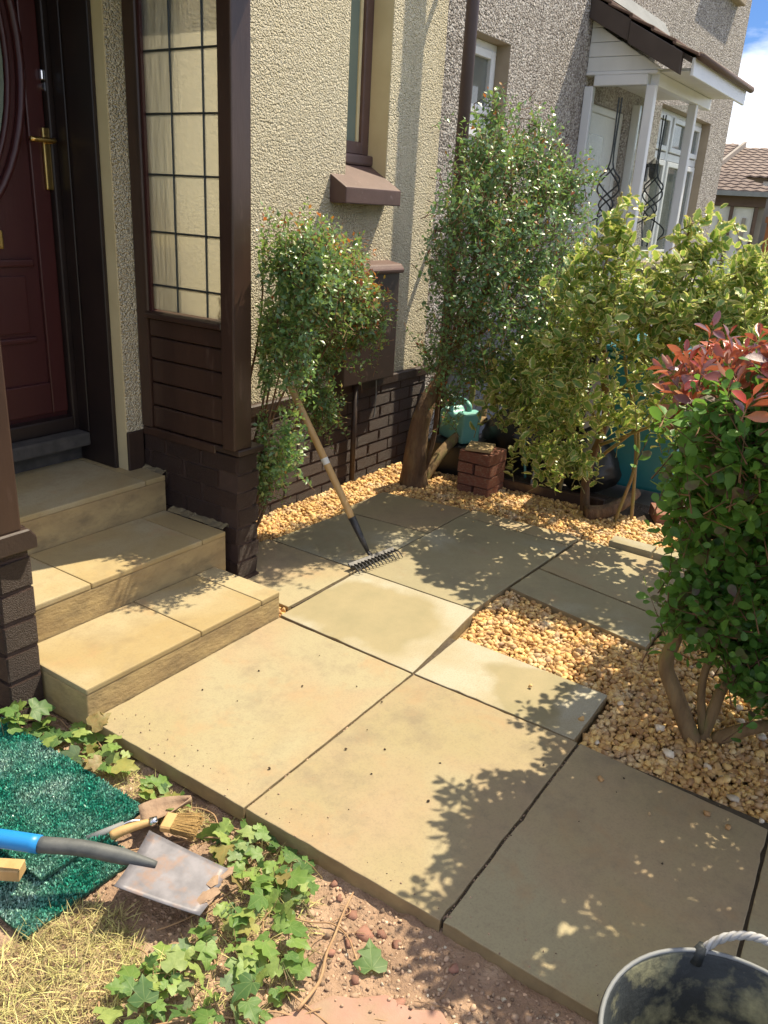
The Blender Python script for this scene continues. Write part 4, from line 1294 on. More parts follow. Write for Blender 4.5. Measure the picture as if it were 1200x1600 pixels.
tre = thing('wooden_trellis', 'orange brown timber posts and braces far behind the holly', 'trellis', (16.5, 3.3, -0.1))
for y in (3.02, 2.55):
    MB().box(16.4, 16.5, y - 0.05, y + 0.05, -0.1, 1.72).build('post', M['orange_wood'], tre)
MB().box(16.36, 16.399, 2.4, 3.10, 1.62, 1.72).build('rail', M['orange_wood'], tre)
for y in (2.8,):
    MB().obox((16.45, y, 1.22), (Vector((1, 0, 0)), Vector((0, 0.45, 0.9)).normalized(), Vector((0, -0.9, 0.45)).normalized()), 0.03, 0.52, 0.04).build('brace', M['orange_wood'], tre)

# ================================================================== PLANTS
def crown(name, parent, tpls, mats, P, D, N, Sz, rng):
    V, F, Mi = scatter(tpls, P, D, N, Sz, rng)
    return stuff(place(bpy.data.objects.new(name, arrays_mesh(name, V, F, Mi if len(mats) > 1 else None, mats, True)), parent))

def wobble(a, b, n, amp, seed):
    r = random.Random(seed)
    a, b = Vector(a), Vector(b)
    return [a] + [a.lerp(b, i / n) + Vector((r.uniform(-1, 1), r.uniform(-1, 1), r.uniform(-0.5, 0.5))) * amp for i in range(1, n)] + [b]

def branch(parent, pts, r0, r1, m, name='stem', n=8, k=5):
    p = bez(pts, k)
    return MB().tube(p, taper(r0, r1, len(p)), n).build(name, m, parent, smooth=True)

# --- small-leaved shrub against the porch
sh = thing('shrub', 'glossy small leaved shrub with red tips against the porch post', 'shrub', (2.62, 2.60, -0.03))
blobs = [((2.48, 2.11, 1.33), (0.26, 0.24, 0.22), 3.2), ((2.42, 2.10, 1.04), (0.16, 0.16, 0.22), 1.5), ((2.40, 2.06, 0.74), (0.10, 0.10, 0.18), 0.5), ((2.66, 2.62, 1.42), (0.12, 0.10, 0.12), 0.5),
         ((2.78, 2.20, 1.25), (0.26, 0.22, 0.23), 3.0), ((3.02, 2.22, 1.13), (0.20, 0.18, 0.18), 1.9), ((2.72, 2.36, 1.02), (0.22, 0.15, 0.14), 1.2), ((3.02, 2.42, 0.90), (0.18, 0.16, 0.15), 1.1), ((3.02, 2.40, 0.70), (0.12, 0.12, 0.10), 0.45),
         ((2.52, 2.30, 0.98), (0.14, 0.12, 0.18), 0.7), ((2.54, 2.34, 0.62), (0.08, 0.08, 0.10), 0.22), ((2.62, 2.40, 0.36), (0.09, 0.06, 0.10), 0.22), ((2.46, 2.12, 0.58), (0.09, 0.09, 0.14), 0.4), ((2.56, 2.30, 0.46), (0.09, 0.08, 0.12), 0.3), ((3.06, 2.40, 0.60), (0.12, 0.10, 0.10), 0.35), ((3.14, 2.26, 1.02), (0.14, 0.14, 0.14), 0.7)]
P, D, N, Sz, T, bs, tp, rng = sprigs(blobs, 2500, 10, 0.15, 21, leafsize=0.0265, rmin=0.35)
q = (P[:, 1] < 2.74) & (P[:, 0] > 2.425) & (P[:, 0] > 1.085 * P[:, 1])
red = q & (T > 0.7) & (rng.random(len(P)) < np.clip((P[:, 0] - 2.5) * 0.9 + (P[:, 2] - 1.2) * 0.9, 0.03, 0.8))
crown('foliage', sh, T_SMALL, [M['leaf_small']], P[q & ~red], D[q & ~red], N[q & ~red], Sz[q & ~red], rng)
crown('red_shoots', sh, T_SMALL, [M['leaf_red_tip']], P[red], D[red], N[red], Sz[red], rng)
k = (bs[:, 0] > 2.44) & (bs[:, 1] < 2.72) & (tp[:, 0] > 2.44) & (tp[:, 0] > 1.085 * tp[:, 1]) & (bs[:, 0] > 1.085 * bs[:, 1])
twig_mesh('twigs', bs[k], tp[k], 0.0022, M['twig'], sh)
for i, (tx, ty, tz) in enumerate(((2.66, 2.42, 1.40), (2.56, 2.20, 1.30), (2.78, 2.24, 1.22), (3.0, 2.24, 1.08), (2.56, 2.20, 1.0), (2.72, 2.36, 0.98), (3.0, 2.40, 0.86), (3.0, 2.40, 0.70), (2.64, 2.40, 0.36))):
    branch(sh, wobble((2.60 + 0.02 * (i % 4), 2.56 - 0.015 * (i % 3), -0.05), (tx, ty, tz), 4, 0.03, i), 0.009, 0.003, M['twig'])

# --- tall shrub on a stump by the downpipe
ts = thing('shrub', 'tall dark green shrub with a thick stump by the downpipe', 'shrub', (4.05, 2.45, -0.03))
blobs = [((3.85, 1.94, 1.61), (0.45, 0.30, 0.31), 3.0), ((4.29, 1.90, 1.44), (0.41, 0.32, 0.36), 2.6), ((3.60, 1.94, 1.37), (0.28, 0.26, 0.30), 2.0), ((3.54, 1.90, 1.83), (0.18, 0.16, 0.16), 0.7), ((4.08, 1.92, 1.87), (0.20, 0.18, 0.18), 0.8),
         ((3.98, 1.82, 1.14), (0.48, 0.34, 0.24), 2.4), ((4.64, 1.92, 1.20), (0.32, 0.28, 0.30), 1.4), ((4.18, 1.72, 0.94), (0.31, 0.22, 0.18), 1.0), ((3.58, 1.99, 1.08), (0.19, 0.18, 0.19), 0.6), ((4.15, 2.3, 0.42), (0.10, 0.08, 0.08), 0.10), ((4.27, 1.67, 0.67), (0.22, 0.18, 0.14), 0.4), ((3.80, 2.12, 0.84), (0.26, 0.18, 0.17), 0.9), ((4.25, 2.08, 0.76), (0.30, 0.20, 0.18), 0.9), ((4.0, 2.22, 0.60), (0.13, 0.10, 0.09), 0.2), ((4.5, 2.0, 0.55), (0.22, 0.2, 0.14), 0.4), ((4.40, 1.86, 1.72), (0.20, 0.20, 0.18), 0.7), ((3.30, 1.86, 1.62), (0.12, 0.12, 0.14), 0.3), ((3.66, 1.94, 1.98), (0.10, 0.10, 0.12), 0.25), ((4.25, 1.9, 1.82), (0.12, 0.12, 0.14), 0.3)]
P, D, N, Sz, T, bs, tp, rng = sprigs(blobs, 2350, 10, 0.18, 33, leafsize=0.029, rmin=0.55)
q = (P[:, 1] < 2.62)
red = q & (T > 0.75) & (rng.random(len(P)) < 0.10 + 0.3 * (P[:, 2] > 1.6) * (P[:, 0] > 4.4))
crown('foliage', ts, T_SMALL, [M['leaf_dark']], P[q & ~red], D[q & ~red], N[q & ~red], Sz[q & ~red], rng)
crown('red_shoots', ts, T_SMALL, [M['leaf_red_tip']], P[red], D[red], N[red], Sz[red], rng)
k = bs[:, 1] < 2.6
twig_mesh('twigs', bs[k], tp[k], 0.0022, M['twig'], ts)
tp_ = bez([(4.03, 2.44, -0.10), (4.0, 2.43, 0.05), (3.99, 2.42, 0.22), (4.01, 2.41, 0.40), (4.09, 2.40, 0.54), (4.18, 2.36, 0.70), (4.16, 2.22, 0.98), (4.0, 2.0, 1.35)], 5)
rt = [0.105, 0.078, 0.066, 0.054, 0.040, 0.030, 0.022, 0.012]
o = MB().tube(tp_, [np.interp(i / (len(tp_) - 1) * 7, range(8), rt) for i in range(len(tp_))], 16).build('trunk', M['bark'], ts, smooth=True)
for v in o.data.vertices:
    v.co += Vector((1, 1, 0)) * 0.018 * mnoise.noise(v.co * 9) * (v.co.z < 0.7)
branch(ts, [(4.06, 2.43, -0.05), (4.28, 2.40, 0.14), (4.52, 2.38, 0.235), (4.72, 2.36, 0.27)], 0.036, 0.030, M['bark_light'], 'limb')
branch(ts, [(4.50, 2.38, 0.235), (4.56, 2.38, 0.46), (4.56, 2.38, 0.66), (4.60, 2.30, 0.82), (4.40, 2.0, 1.3)], 0.022, 0.008, M['bark_light'], 'limb')
branch(ts, [(4.70, 2.36, 0.265), (4.79, 2.38, 0.47), (4.88, 2.32, 0.62), (4.70, 2.0, 1.05)], 0.020, 0.008, M['bark_light'], 'limb')
branch(ts, [(4.05, 2.40, 0.0), (4.12, 2.38, 0.28), (4.08, 2.34, 0.6), (3.75, 2.05, 1.2)], 0.018, 0.008, M['bark'], 'limb')
for i, c in enumerate(((3.85, 1.94, 1.7), (3.56, 1.9, 1.8), (4.08, 1.92, 1.85), (4.3, 1.9, 1.5), (3.6, 1.95, 1.2), (4.62, 1.92, 1.3), (4.0, 1.82, 1.1))):
    branch(ts, wobble((4.17, 2.30, 0.82), c, 3, 0.05, 50 + i), 0.014, 0.004, M['bark'], 'limb', 6)

# --- variegated holly
ho = thing('holly', 'yellow edged variegated holly with thin upright stems behind the gravel', 'shrub', (4.28, 1.35, -0.03))
blobs = [((3.81, 1.12, 1.24), (0.33, 0.40, 0.25), 2.6), ((3.86, 0.70, 1.18), (0.33, 0.38, 0.27), 2.2), ((3.91, 0.28, 1.18), (0.34, 0.38, 0.29), 1.6), ((3.83, 1.51, 0.96), (0.28, 0.26, 0.30), 1.7), ((3.86, 1.07, 0.92), (0.26, 0.30, 0.15), 0.5),
         ((3.86, 1.56, 0.57), (0.20, 0.22, 0.19), 0.8), ((3.83, 1.38, 0.42), (0.13, 0.13, 0.11), 0.24), ((3.81, 1.32, 1.52), (0.07, 0.07, 0.19), 0.28), ((3.81, 1.00, 1.52), (0.09, 0.11, 0.17), 0.28), ((4.00, 0.58, 0.81), (0.28, 0.28, 0.23), 0.8), ((3.81, 0.73, 1.43), (0.11, 0.11, 0.11), 0.2), ((4.05, 1.34, 0.68), (0.20, 0.28, 0.16), 0.25), ((4.0, 1.82, 0.72), (0.20, 0.24, 0.22), 0.9), ((4.02, 1.00, 0.70), (0.20, 0.20, 0.16), 0.35), ((4.06, 1.66, 0.32), (0.14, 0.20, 0.12), 0.4), ((3.82, 1.48, 1.36), (0.06, 0.06, 0.16), 0.2), ((3.84, 0.88, 1.50), (0.05, 0.05, 0.14), 0.14), ((3.86, 0.50, 1.44), (0.08, 0.08, 0.12), 0.16)]
P, D, N, Sz, T, bs, tp, rng = sprigs(blobs, 840, 8, 0.21, 44, up=0.7, leafsize=0.056, rmin=0.35)
dist = np.linalg.norm(P - np.array(CAMP), axis=1)
rank = np.argsort(-Sz / dist + 0.004 * (P[:, 1] < 0.1))
big = np.zeros(len(P), bool)
big[rank[:300]] = True
mh = single_meshes('leaf', T_HOLLY, [M['holly_single'], M['holly_edge_single']])
leaf_parts(ho, mh, P[big], D[big], N[big], Sz[big], rng)
crown('foliage', ho, T_HOLLY, [M['holly'], M['holly_edge']], P[~big], D[~big], N[~big], Sz[~big], rng)
twig_mesh('twigs', bs, tp, 0.003, M['twig_green'], ho)
branch(ho, [(4.38, 1.66, -0.06), (4.32, 1.58, 0.60), (4.15, 1.50, 1.15), (3.84, 1.35, 1.66)], 0.011, 0.005, M['twig_green'])
branch(ho, [(4.24, 1.265, -0.06), (4.25, 1.20, 0.42), (4.12, 1.31, 0.90), (3.84, 1.2, 1.3)], 0.010, 0.005, M['bark_light'])
branch(ho, [(4.33, 1.19, -0.06), (4.31, 1.23, 0.40), (4.22, 1.27, 0.75), (3.84, 1.02, 1.55)], 0.011, 0.005, M['bark_light'])
branch(ho, [(4.30, 1.45, -0.06), (4.30, 1.475, 0.20), (4.30, 1.42, 0.52), (3.95, 1.38, 1.0)], 0.030, 0.016, M['bark'], 'trunk', 10)
for i, c in enumerate(((3.88, 0.72, 1.15), (3.92, 0.3, 1.15), (3.85, 1.52, 0.95), (3.86, 1.56, 0.55), (3.82, 0.75, 1.4), (4.0, 0.58, 0.8))):
    branch(ho, wobble((4.28, 1.42, 0.30 + 0.08 * i), c, 3, 0.04, 70 + i), 0.010, 0.004, M['twig_green'], 'stem', 6)

# --- smoke-leaved shrub at the right
sm = thing('shrub', 'round leaved green shrub with purple red top at the right edge', 'shrub', (2.45, 0.36, -0.03))
blobs = [((2.36, 0.30, 0.95), (0.30, 0.30, 0.26), 2.6), ((2.42, 0.32, 0.62), (0.26, 0.22, 0.22), 1.8), ((2.40, -0.15, 0.95), (0.38, 0.36, 0.28), 2.6), ((2.45, -0.10, 0.58), (0.36, 0.30, 0.24), 1.8), ((2.45, -0.65, 0.90), (0.40, 0.40, 0.32), 2.2), ((2.48, -0.65, 0.50), (0.36, 0.36, 0.24), 1.3),
         ((2.50, 0.28, 0.36), (0.17, 0.16, 0.12), 0.5), ((2.52, 0.02, 0.26), (0.24, 0.18, 0.12), 0.6), ((2.28, 0.40, 0.85), (0.22, 0.20, 0.24), 1.0), ((2.16, 0.36, 1.02), (0.20, 0.20, 0.20), 1.0), ((2.12, -0.05, 1.0), (0.24, 0.28, 0.26), 1.4), ((2.16, -0.5, 0.95), (0.28, 0.34, 0.30), 1.4), ((2.36, 0.40, 0.50), (0.18, 0.16, 0.16), 0.8), ((2.46, 0.22, 0.30), (0.18, 0.12, 0.12), 0.5), ((2.58, 0.10, 0.20), (0.20, 0.12, 0.10), 0.5), ((1.98, 0.32, 1.12), (0.15, 0.18, 0.16), 0.9), ((1.90, 0.02, 1.12), (0.20, 0.26, 0.20), 1.2), ((1.92, -0.45, 1.08), (0.24, 0.34, 0.26), 1.2),
         ((2.80, 0.42, 0.92), (0.30, 0.26, 0.30), 2.0), ((3.20, 0.40, 0.88), (0.32, 0.28, 0.32), 2.0), ((3.05, -0.05, 0.90), (0.45, 0.30, 0.32), 2.0), ((3.60, 0.25, 0.85), (0.30, 0.30, 0.35), 1.4)]
P, D, N, Sz, T, bs, tp, rng = sprigs(blobs, 3900, 8, 0.14, 55, up=0.3, leafsize=0.040)
q = P[:, 2] > 0.05
P, D, N, Sz = P[q], D[q], N[q], Sz[q]
topb = [((2.30, 0.43, 1.17), (0.27, 0.21, 0.13), 2.0), ((2.34, 0.16, 1.25), (0.34, 0.28, 0.13), 2.0), ((2.34, -0.45, 1.20), (0.40, 0.36, 0.12), 2.0), ((2.02, 0.26, 1.28), (0.18, 0.20, 0.08), 0.9), ((1.98, -0.15, 1.26), (0.22, 0.26, 0.10), 0.8)]
P2, D2, N2, S2, T2, bs2, tp2, rng2 = sprigs(topb, 270, 9, 0.10, 57, up=0.8, leafsize=0.052, rmin=0.0)
def near(P, Sz, n):
    dist = np.linalg.norm(P - np.array(CAMP), axis=1)
    vis = (P[:, 1] > 0.02)
    r_ = np.argsort(-(Sz / dist) * np.where(vis, 1, 0.2))
    o = np.zeros(len(P), bool)
    o[r_[:n]] = True
    return o
b1, b2 = near(P, Sz, 170), near(P2, S2, 130)
mg = single_meshes('leaf', T_ROUND, [M['smoke_green_single']])
mpu = single_meshes('leaf', T_LONG, [M['smoke_purple_single']])
leaf_parts(sm, mg, P[b1], D[b1], N[b1], Sz[b1], rng)
leaf_parts(sm, mpu, P2[b2], D2[b2], N2[b2], S2[b2], rng)
crown('foliage', sm, T_ROUND, [M['smoke_green']], P[~b1], D[~b1], N[~b1], Sz[~b1], rng)
crown('purple_foliage', sm, T_LONG, [M['smoke_purple']], P2[~b2], D2[~b2], N2[~b2], S2[~b2], rng)
twig_mesh('twigs', np.concatenate([bs[bs[:, 2] > 0.05], bs2]), np.concatenate([tp[bs[:, 2] > 0.05], tp2]), 0.0028, M['twig'], sm)
branch(sm, [(2.46, 0.345, -0.06), (2.45, 0.44, 0.12), (2.45, 0.487, 0.21), (2.45, 0.475, 0.31), (2.44, 0.45, 0.5), (2.40, 0.48, 0.7), (2.38, 0.40, 0.95)], 0.030, 0.012, M['bark_light'], 'stem', 10)
branch(sm, [(2.49, 0.345, -0.06), (2.49, 0.325, 0.08), (2.50, 0.305, 0.20), (2.46, 0.20, 0.5), (2.40, 0.15, 0.95)], 0.024, 0.010, M['bark_light'])
branch(sm, [(2.50, 0.30, -0.02), (2.50, 0.21, 0.062), (2.55, 0.10, 0.10), (2.6, -0.1, 0.16), (2.55, -0.4, 0.5)], 0.024, 0.012, M['bark_light'])
branch(sm, [(2.48, 0.34, 0.0), (2.46, 0.37, 0.2), (2.44, 0.34, 0.45), (2.36, 0.32, 0.9)], 0.014, 0.008, M['bark_light'])
branch(sm, [(2.52, -0.2, -0.06), (2.48, -0.3, 0.4), (2.45, -0.4, 0.9)], 0.026, 0.012, M['bark_light'])
branch(sm, [(2.55, -0.65, -0.06), (2.5, -0.65, 0.4), (2.48, -0.7, 0.9)], 0.026, 0.012, M['bark_light'])

# --- lime bush far in the neighbour's garden
lb = thing('shrub', "bright lime green bush in the neighbour's garden past the porch", 'shrub', (9.0, 1.9, -0.05))
P, D, N, Sz, T, bs, tp, rng = sprigs([((9.0, 1.95, 0.85), (0.6, 0.5, 0.45), 1), ((9.3, 1.45, 0.85), (0.6, 0.5, 0.42), 1), ((9.0, 1.1, 0.7), (0.6, 0.5, 0.4), 1), ((9.2, 1.6, 0.4), (0.7, 0.7, 0.35), 1)], 1100, 7, 0.15, 66, leafsize=0.045)
crown('foliage', lb, T_SMALL, [M['lime_leaf']], P, D, N, Sz, rng)
for i in range(4):
    branch(lb, wobble((9.1, 1.5, -0.06), (8.8 + 0.2 * i, 1.1 + 0.28 * i, 0.8), 3, 0.05, 90 + i), 0.015, 0.005, M['twig_green'])
hb = thing('hedge', 'low green garden hedge along the far end of the path', 'hedge', (12.5, 0.6, -0.05))
P, D, N, Sz, T, bs, tp, rng = sprigs([((12.5, -0.6 + 0.7 * i, 0.5), (0.5, 0.6, 0.6), 1) for i in range(5)], 900, 7, 0.2, 67, leafsize=0.07)
q = P[:, 1] < 2.7
crown('foliage', hb, T_SMALL, [M['leaf_small']], P[q], D[q], N[q], Sz[q], rng)
branch(hb, [(12.5, 0.6, -0.06), (12.5, 0.5, 0.3), (12.5, 0.4, 0.6)], 0.03, 0.01, M['bark'])

# --- ivy
ivm = single_meshes('leaf', T_IVY, [M['ivy_leaf']])
def ivy(label, poly, n, size, seed, zlift=0.05, avoid=None):
    r = np.random.default_rng(seed)
    xs, ys = [p[0] for p in poly], [p[1] for p in poly]
    P = []
    while len(P) < n:
        x, y = r.uniform(min(xs), max(xs)), r.uniform(min(ys), max(ys))
        if in_poly(x, y, poly) and all((x - a) ** 2 + (y - c) ** 2 > (size * 0.36) ** 2 for a, c, _ in P[-60:]):
            P.append((x, y, soil_z(min(x, 1.29), y) + r.uniform(0.012, zlift)))
    P = np.array(P)
    root = thing('ivy', label, 'ivy', (float(P[:, 0].mean()), float(P[:, 1].mean()), -0.06))
    D = np.stack([r.normal(size=n), r.normal(size=n), r.normal(size=n) * 0.22 - 0.1], 1)
    N = np.array([0.2, -0.25, 1.0]) + r.normal(size=(n, 3)) * 0.45
    Sz = size * r.uniform(0.5, 1.45, n)
    leaf_parts(root, ivm, P, D, N, Sz, r)
    pet = MB()
    for i in range(n):
        p = Vector(P[i])
        g = p + Vector((r.normal() * 0.02, r.normal() * 0.02, 0))
        g.z = soil_z(min(g.x, 1.29), g.y) + 0.004
        pet.tube([g, p.lerp(g, 0.4) + Vector((0, 0, 0.006)), p], 0.0011, 4, cap=False)
    stuff(pet.build('leaf_stalks', M['twig_green'], root))
    for s in range(max(2, n // 9)):
        i = int(r.integers(0, n))
        p = Vector(P[i]); a = r.uniform(0, 6.28); pts = []
        for k in range(6):
            pts.append(Vector((p.x, p.y, soil_z(min(p.x, 1.29), p.y) + 0.006 + 0.012 * r.random())))
            a += r.normal() * 0.5
            p = p + Vector((math.cos(a), math.sin(a), 0)) * 0.05
            if p.x > 1.285:
                p.x = 1.28
        MB().tube(bez(pts, 3), 0.0022, 5).build('stem', M['dead_stem'], root, smooth=True)
    return root

ivy('large bright ivy patch creeping over soil beside the spade blade', [(1.285, 1.33), (1.285, 1.02), (1.18, 0.90), (1.02, 0.80), (0.88, 0.80), (0.70, 1.08), (0.86, 1.12), (0.99, 1.06), (1.10, 1.09), (1.15, 1.18), (1.20, 1.30)], 165, 0.045, 5, 0.065)
ivy('ivy tuft between the green mats and the lowest step', [(1.285, 1.90), (1.285, 1.70), (1.20, 1.66), (1.175, 1.72), (1.175, 1.98), (1.24, 2.05)], 42, 0.054, 6, 0.08)
ivy('few ivy leaves at the foot of the left brick pier', [(1.14, 2.10), (1.20, 2.085), (1.19, 2.02), (1.10, 2.06)], 11, 0.055, 7, 0.12)
ivy('sparse ivy sprig by the slab edge above the paintbrush', [(1.26, 1.62), (1.27, 1.46), (1.20, 1.44), (1.19, 1.56)], 12, 0.05, 8, 0.06)
lf = place(bpy.data.objects.new('fallen_leaf', ivm[1]))
lf.matrix_basis = Matrix.Translation((1.125, 0.700, -0.022)) @ Matrix.Rotation(rad(-50), 4, 'Z') @ Matrix.Rotation(rad(12), 4, 'X') @ Matrix.Scale(0.075, 4)
tag(lf, 'single pale green ivy leaf lying alone on the reddish soil', 'leaf')

# --- dry grass and crumbs
def blades(name, poly, n, L, seed, m, lean=1.0):
    r = np.random.default_rng(seed)
    xs, ys = [p[0] for p in poly], [p[1] for p in poly]
    P = []
    while len(P) < n:
        x, y = r.uniform(min(xs), max(xs)), r.uniform(min(ys), max(ys))
        if in_poly(x, y, poly):
            P.append((x, y, soil_z(x, y) - 0.002 + 0.006 * r.random()))
    P = np.array(P)
    D = np.stack([r.normal(size=n) * lean, r.normal(size=n) * lean, np.abs(r.normal(size=n)) * 0.45 + 0.08], 1)
    N = r.normal(size=(n, 3)) * 0.5 + np.array([0, 0, 1.0])
    tpl = [([(-0.02, 0, 0), (0.02, 0, 0), (0.016, 0.5, 0.06), (-0.016, 0.5, 0.06), (0, 1, -0.03)], [(0, 1, 2), (0, 2, 3), (3, 2, 4)], [0, 0, 0])]
    V, F, Mi = scatter(tpl, P, D, N, L * r.uniform(0.5, 1.4, n), r)
    return stuff(place(bpy.data.objects.new(name, arrays_mesh(name, V, F, None, [m]))))

blades('grass', [(0.45, 1.50), (0.74, 1.40), (0.90, 1.37), (0.92, 1.26), (0.86, 1.13), (0.72, 1.06), (0.5, 1.2)], 4200, 0.045, 3, M['straw'])
blades('dry_grass', [(1.28, 1.85), (1.28, 1.28), (1.19, 1.30), (1.18, 1.70)], 900, 0.035, 4, M['straw'])
blades('dead_grass', [(1.27, 1.25), (1.25, 0.95), (1.0, 0.80), (0.85, 0.85), (0.85, 1.10), (1.12, 1.1)], 900, 0.045, 9, M['straw'])
stones('soil_crumbs', [[(1.295, 2.1), (1.295, -0.6), (0.75, -0.6), (0.75, 0.9), (0.6, 1.3), (0.9, 1.4), (1.15, 1.45)]], 0.014, 0.0105, -0.06, 1, M['rubble'], 15, 0.8, zf=soil_z)
stones('flag_crumbs', [[(0.98, 0.76), (1.10, 0.66), (1.12, 0.50), (1.0, 0.5)]], 0.022, 0.008, -0.024, 1, M['rubble'], 19, 0.45)
stones('pebbles', [[(1.295, 1.0), (1.295, -0.6), (0.80, -0.6), (0.85, 0.8), (1.05, 0.85)]], 0.042, 0.017, -0.055, 1, M['rubble'], 16, 0.7, zf=soil_z)
stones('white_grit', [[(1.29, 0.85), (1.29, 0.25), (1.0, 0.25), (1.05, 0.75)]], 0.035, 0.010, -0.055, 1, M['gravel_pale'], 17, 0.5, zf=soil_z)

stones('slab_crumbs', [[(1.32, 0.2), (1.32, 1.85), (2.1, 1.85), (2.1, 0.2)]], 0.17, 0.0075, 0.003, 1, M['dark_soil'], 23, 0.5)
stones('edge_crumbs', [[(1.31, 0.1), (1.31, 1.85), (1.42, 1.85), (1.42, 0.1)]], 0.035, 0.005, 0.002, 1, M['rubble'], 24, 0.5)

rr2 = random.Random(77)
rb = MB()
for k in range(26):
    x, y = rr2.uniform(0.92, 1.27), rr2.uniform(0.3, 1.75)
    if x < 0.55 + 0.4 * y:
        x = min(1.26, x + 0.3)
    a = rr2.uniform(0, 6.28)
    p_ = []
    for q in range(5):
        p_.append((x, y, soil_z(x, y) + 0.004 + 0.008 * rr2.random()))
        a += rr2.gauss(0, 0.6)
        x, y = min(1.285, x + 0.022 * math.cos(a)), y + 0.022 * math.sin(a)
    rb.tube(bez(p_, 3), rr2.uniform(0.0008, 0.0018), 4, cap=False)
stuff(rb.build('dead_roots', M['dead_stem'], None, smooth=True))

# red stone shards on the bare soil
SH = [arrays_mesh('stone_shard', [(x, y, z * 0.5) for x, y, z in t[0]], t[1], None, [M['red_shard']]) for t in T_STONE[:4]]
rs = random.Random(31)
for x, y, s in ((1.235, 0.835, 0.034), (1.205, 0.775, 0.042), (1.222, 0.742, 0.030), (1.165, 0.795, 0.026), (1.255, 0.885, 0.022), (1.115, 0.805, 0.024), (1.16, 0.735, 0.022), (1.10, 0.615, 0.034), (1.285, 0.93, 0.026), (1.09, 0.72, 0.022), (1.24, 0.56, 0.03), (1.225, 0.70, 0.024)):
    o = bpy.data.objects.new('stone_shard', rs.choice(SH))
    o.location = (x, y, soil_z(x, y) + s * 0.12)
    o.scale = (s, s, s * 0.9)
    o.rotation_euler = (rs.uniform(-0.3, 0.3), rs.uniform(-0.3, 0.3), rs.uniform(0, 6))
    tag(place(o), 'small reddish stone shard lying on the bare soil', 'stone', 'reddish shards on the bare soil')

pts = [(0.90, 0.81), (0.97, 0.765), (1.03, 0.735), (1.055, 0.69), (1.10, 0.645), (1.105, 0.58), (1.14, 0.53), (1.10, 0.46), (1.02, 0.44), (0.85, 0.55), (0.80, 0.75)]
fl = MB().prism(pts, 'z', -0.12, -0.026).build('flagstone', M['red_flag'], None, bevel=0.008, seg=2)
tag(fl, 'worn red flagstone half buried in the soil at the bottom', 'flagstone')
tw = MB().tube(bez([(1.275, 0.862, -0.024), (1.21, 0.842, -0.018), (1.15, 0.822, -0.024), (1.09, 0.80, -0.014), (1.03, 0.772, -0.018), (0.95, 0.765, -0.014)], 4), taper(0.0022, 0.0042, 21), 6).build('twig', M['dead_stem'], smooth=True)
tag(tw, 'long thin dead twig lying across bare soil and flagstone', 'twig')

# ================================================================== TOOLS
# rake leaning into the shrub
rk = thing('rake', 'garden rake with wooden handle leaning into the small leaved shrub', 'rake', (2.86, 1.95, 0.0))
hb0, ht = Vector((2.868, 1.965, 0.05)), Vector((2.775, 2.43, 0.86))
hd = (ht - hb0).normalized()
MB().tube([hb0 + hd * 0.14, hb0 + hd * 0.20, hb0 + hd * 0.6, ht + hd * 0.04], [0.0145, 0.0165, 0.0165, 0.0155], 14).build('handle', M['ash_wood'], rk, smooth=True)
MB().tube([hb0 - hd * 0.02, hb0 + hd * 0.05, hb0 + hd * 0.17], [0.008, 0.0135, 0.0185], 12).build('ferrule', M['dark_steel'], rk, smooth=True)
MB().tube([hb0 + hd * 0.44, hb0 + hd * 0.47], 0.0169, 14).build('paper_label', M['white_plastic'], rk)
hx = Vector((0.985, -0.15, 0)).normalized()
hc = Vector((2.862, 1.930, 0.026))
hn = Vector((0, 0, 1))
hy = hn.cross(hx)
MB().obox(hc, (hx, (hy + hn * 0.7).normalized(), (hn - hy * 0.7).normalized()), 0.150, 0.014, 0.004).build('head', M['dark_steel'], rk, bevel=0.002)
MB().tube([hc + hy * 0.008 + hn * 0.004, hb0 - hd * 0.01], 0.009, 8).build('neck', M['dark_steel'], rk)
for i in range(14):
    p = hc + hx * (-0.143 + 0.022 * i) - hy * 0.004
    MB().tube(bez([p, p - hy * 0.030 + hn * 0.004, p - hy * 0.058 - hn * 0.020], 3), taper(0.0042, 0.0022, 7), 5).build('tine', M['dark_steel'], rk, smooth=True)

# spade
sp = thing('spade', 'flat steel spade with blue grip lying across the green mats', 'spade', (1.0, 1.2, -0.03))
a, b_, c, d = Vector((1.060, 1.344, 0.050)), Vector((1.120, 1.128, 0.0)), Vector((0.982, 1.085, -0.004)), Vector((0.880, 1.256, 0.070))
d = Vector((0.888, 1.262, 0.058))
nu, nv = 12, 10
vs, fs = [], []
rj = random.Random(5)
jag = [rj.uniform(-0.02, 0.015) for _ in range(nu + 1)]
for j in range(nv + 1):
    for i in range(nu + 1):
        u, v = i / nu, j / nv
        vv = v * (1 + (jag[i] if j == nv else 0))
        p = (d.lerp(a, u)).lerp(c.lerp(b_, u), vv)
        bow = 0.008 * (1 - (2 * u - 1) ** 2)
        vs.append(p - Vector((0, 0, 1)) * bow * (1 - 0.6 * v) + Vector((0, 0, 0.008)) * (v ** 2))
for j in range(nv):
    for i in range(nu):
        k = j * (nu + 1) + i
        fs.append((k, k + 1, k + nu + 2, k + nu + 1))
blade = MB().add(vs, fs).build('blade', M['rusty_blade'], sp, smooth=True)
md = blade.modifiers.new('thick', 'SOLIDIFY')
md.thickness = 0.0022
md.offset = -1
mudb = MB()
for i in range(7):
    u = 0.25 + 0.75 * rj.random()
    p = d.lerp(a, u).lerp(c.lerp(b_, u), 0.93 + 0.08 * rj.random()) + Vector((0, 0, 0.006))
    t = T_STONE[i % 8]
    mudb.add([Vector((q[0] * 0.05, q[1] * 0.035, q[2] * 0.012)) + p for q in t[0]], t[1])
mudb.build('caked_mud', M['mud'], sp)
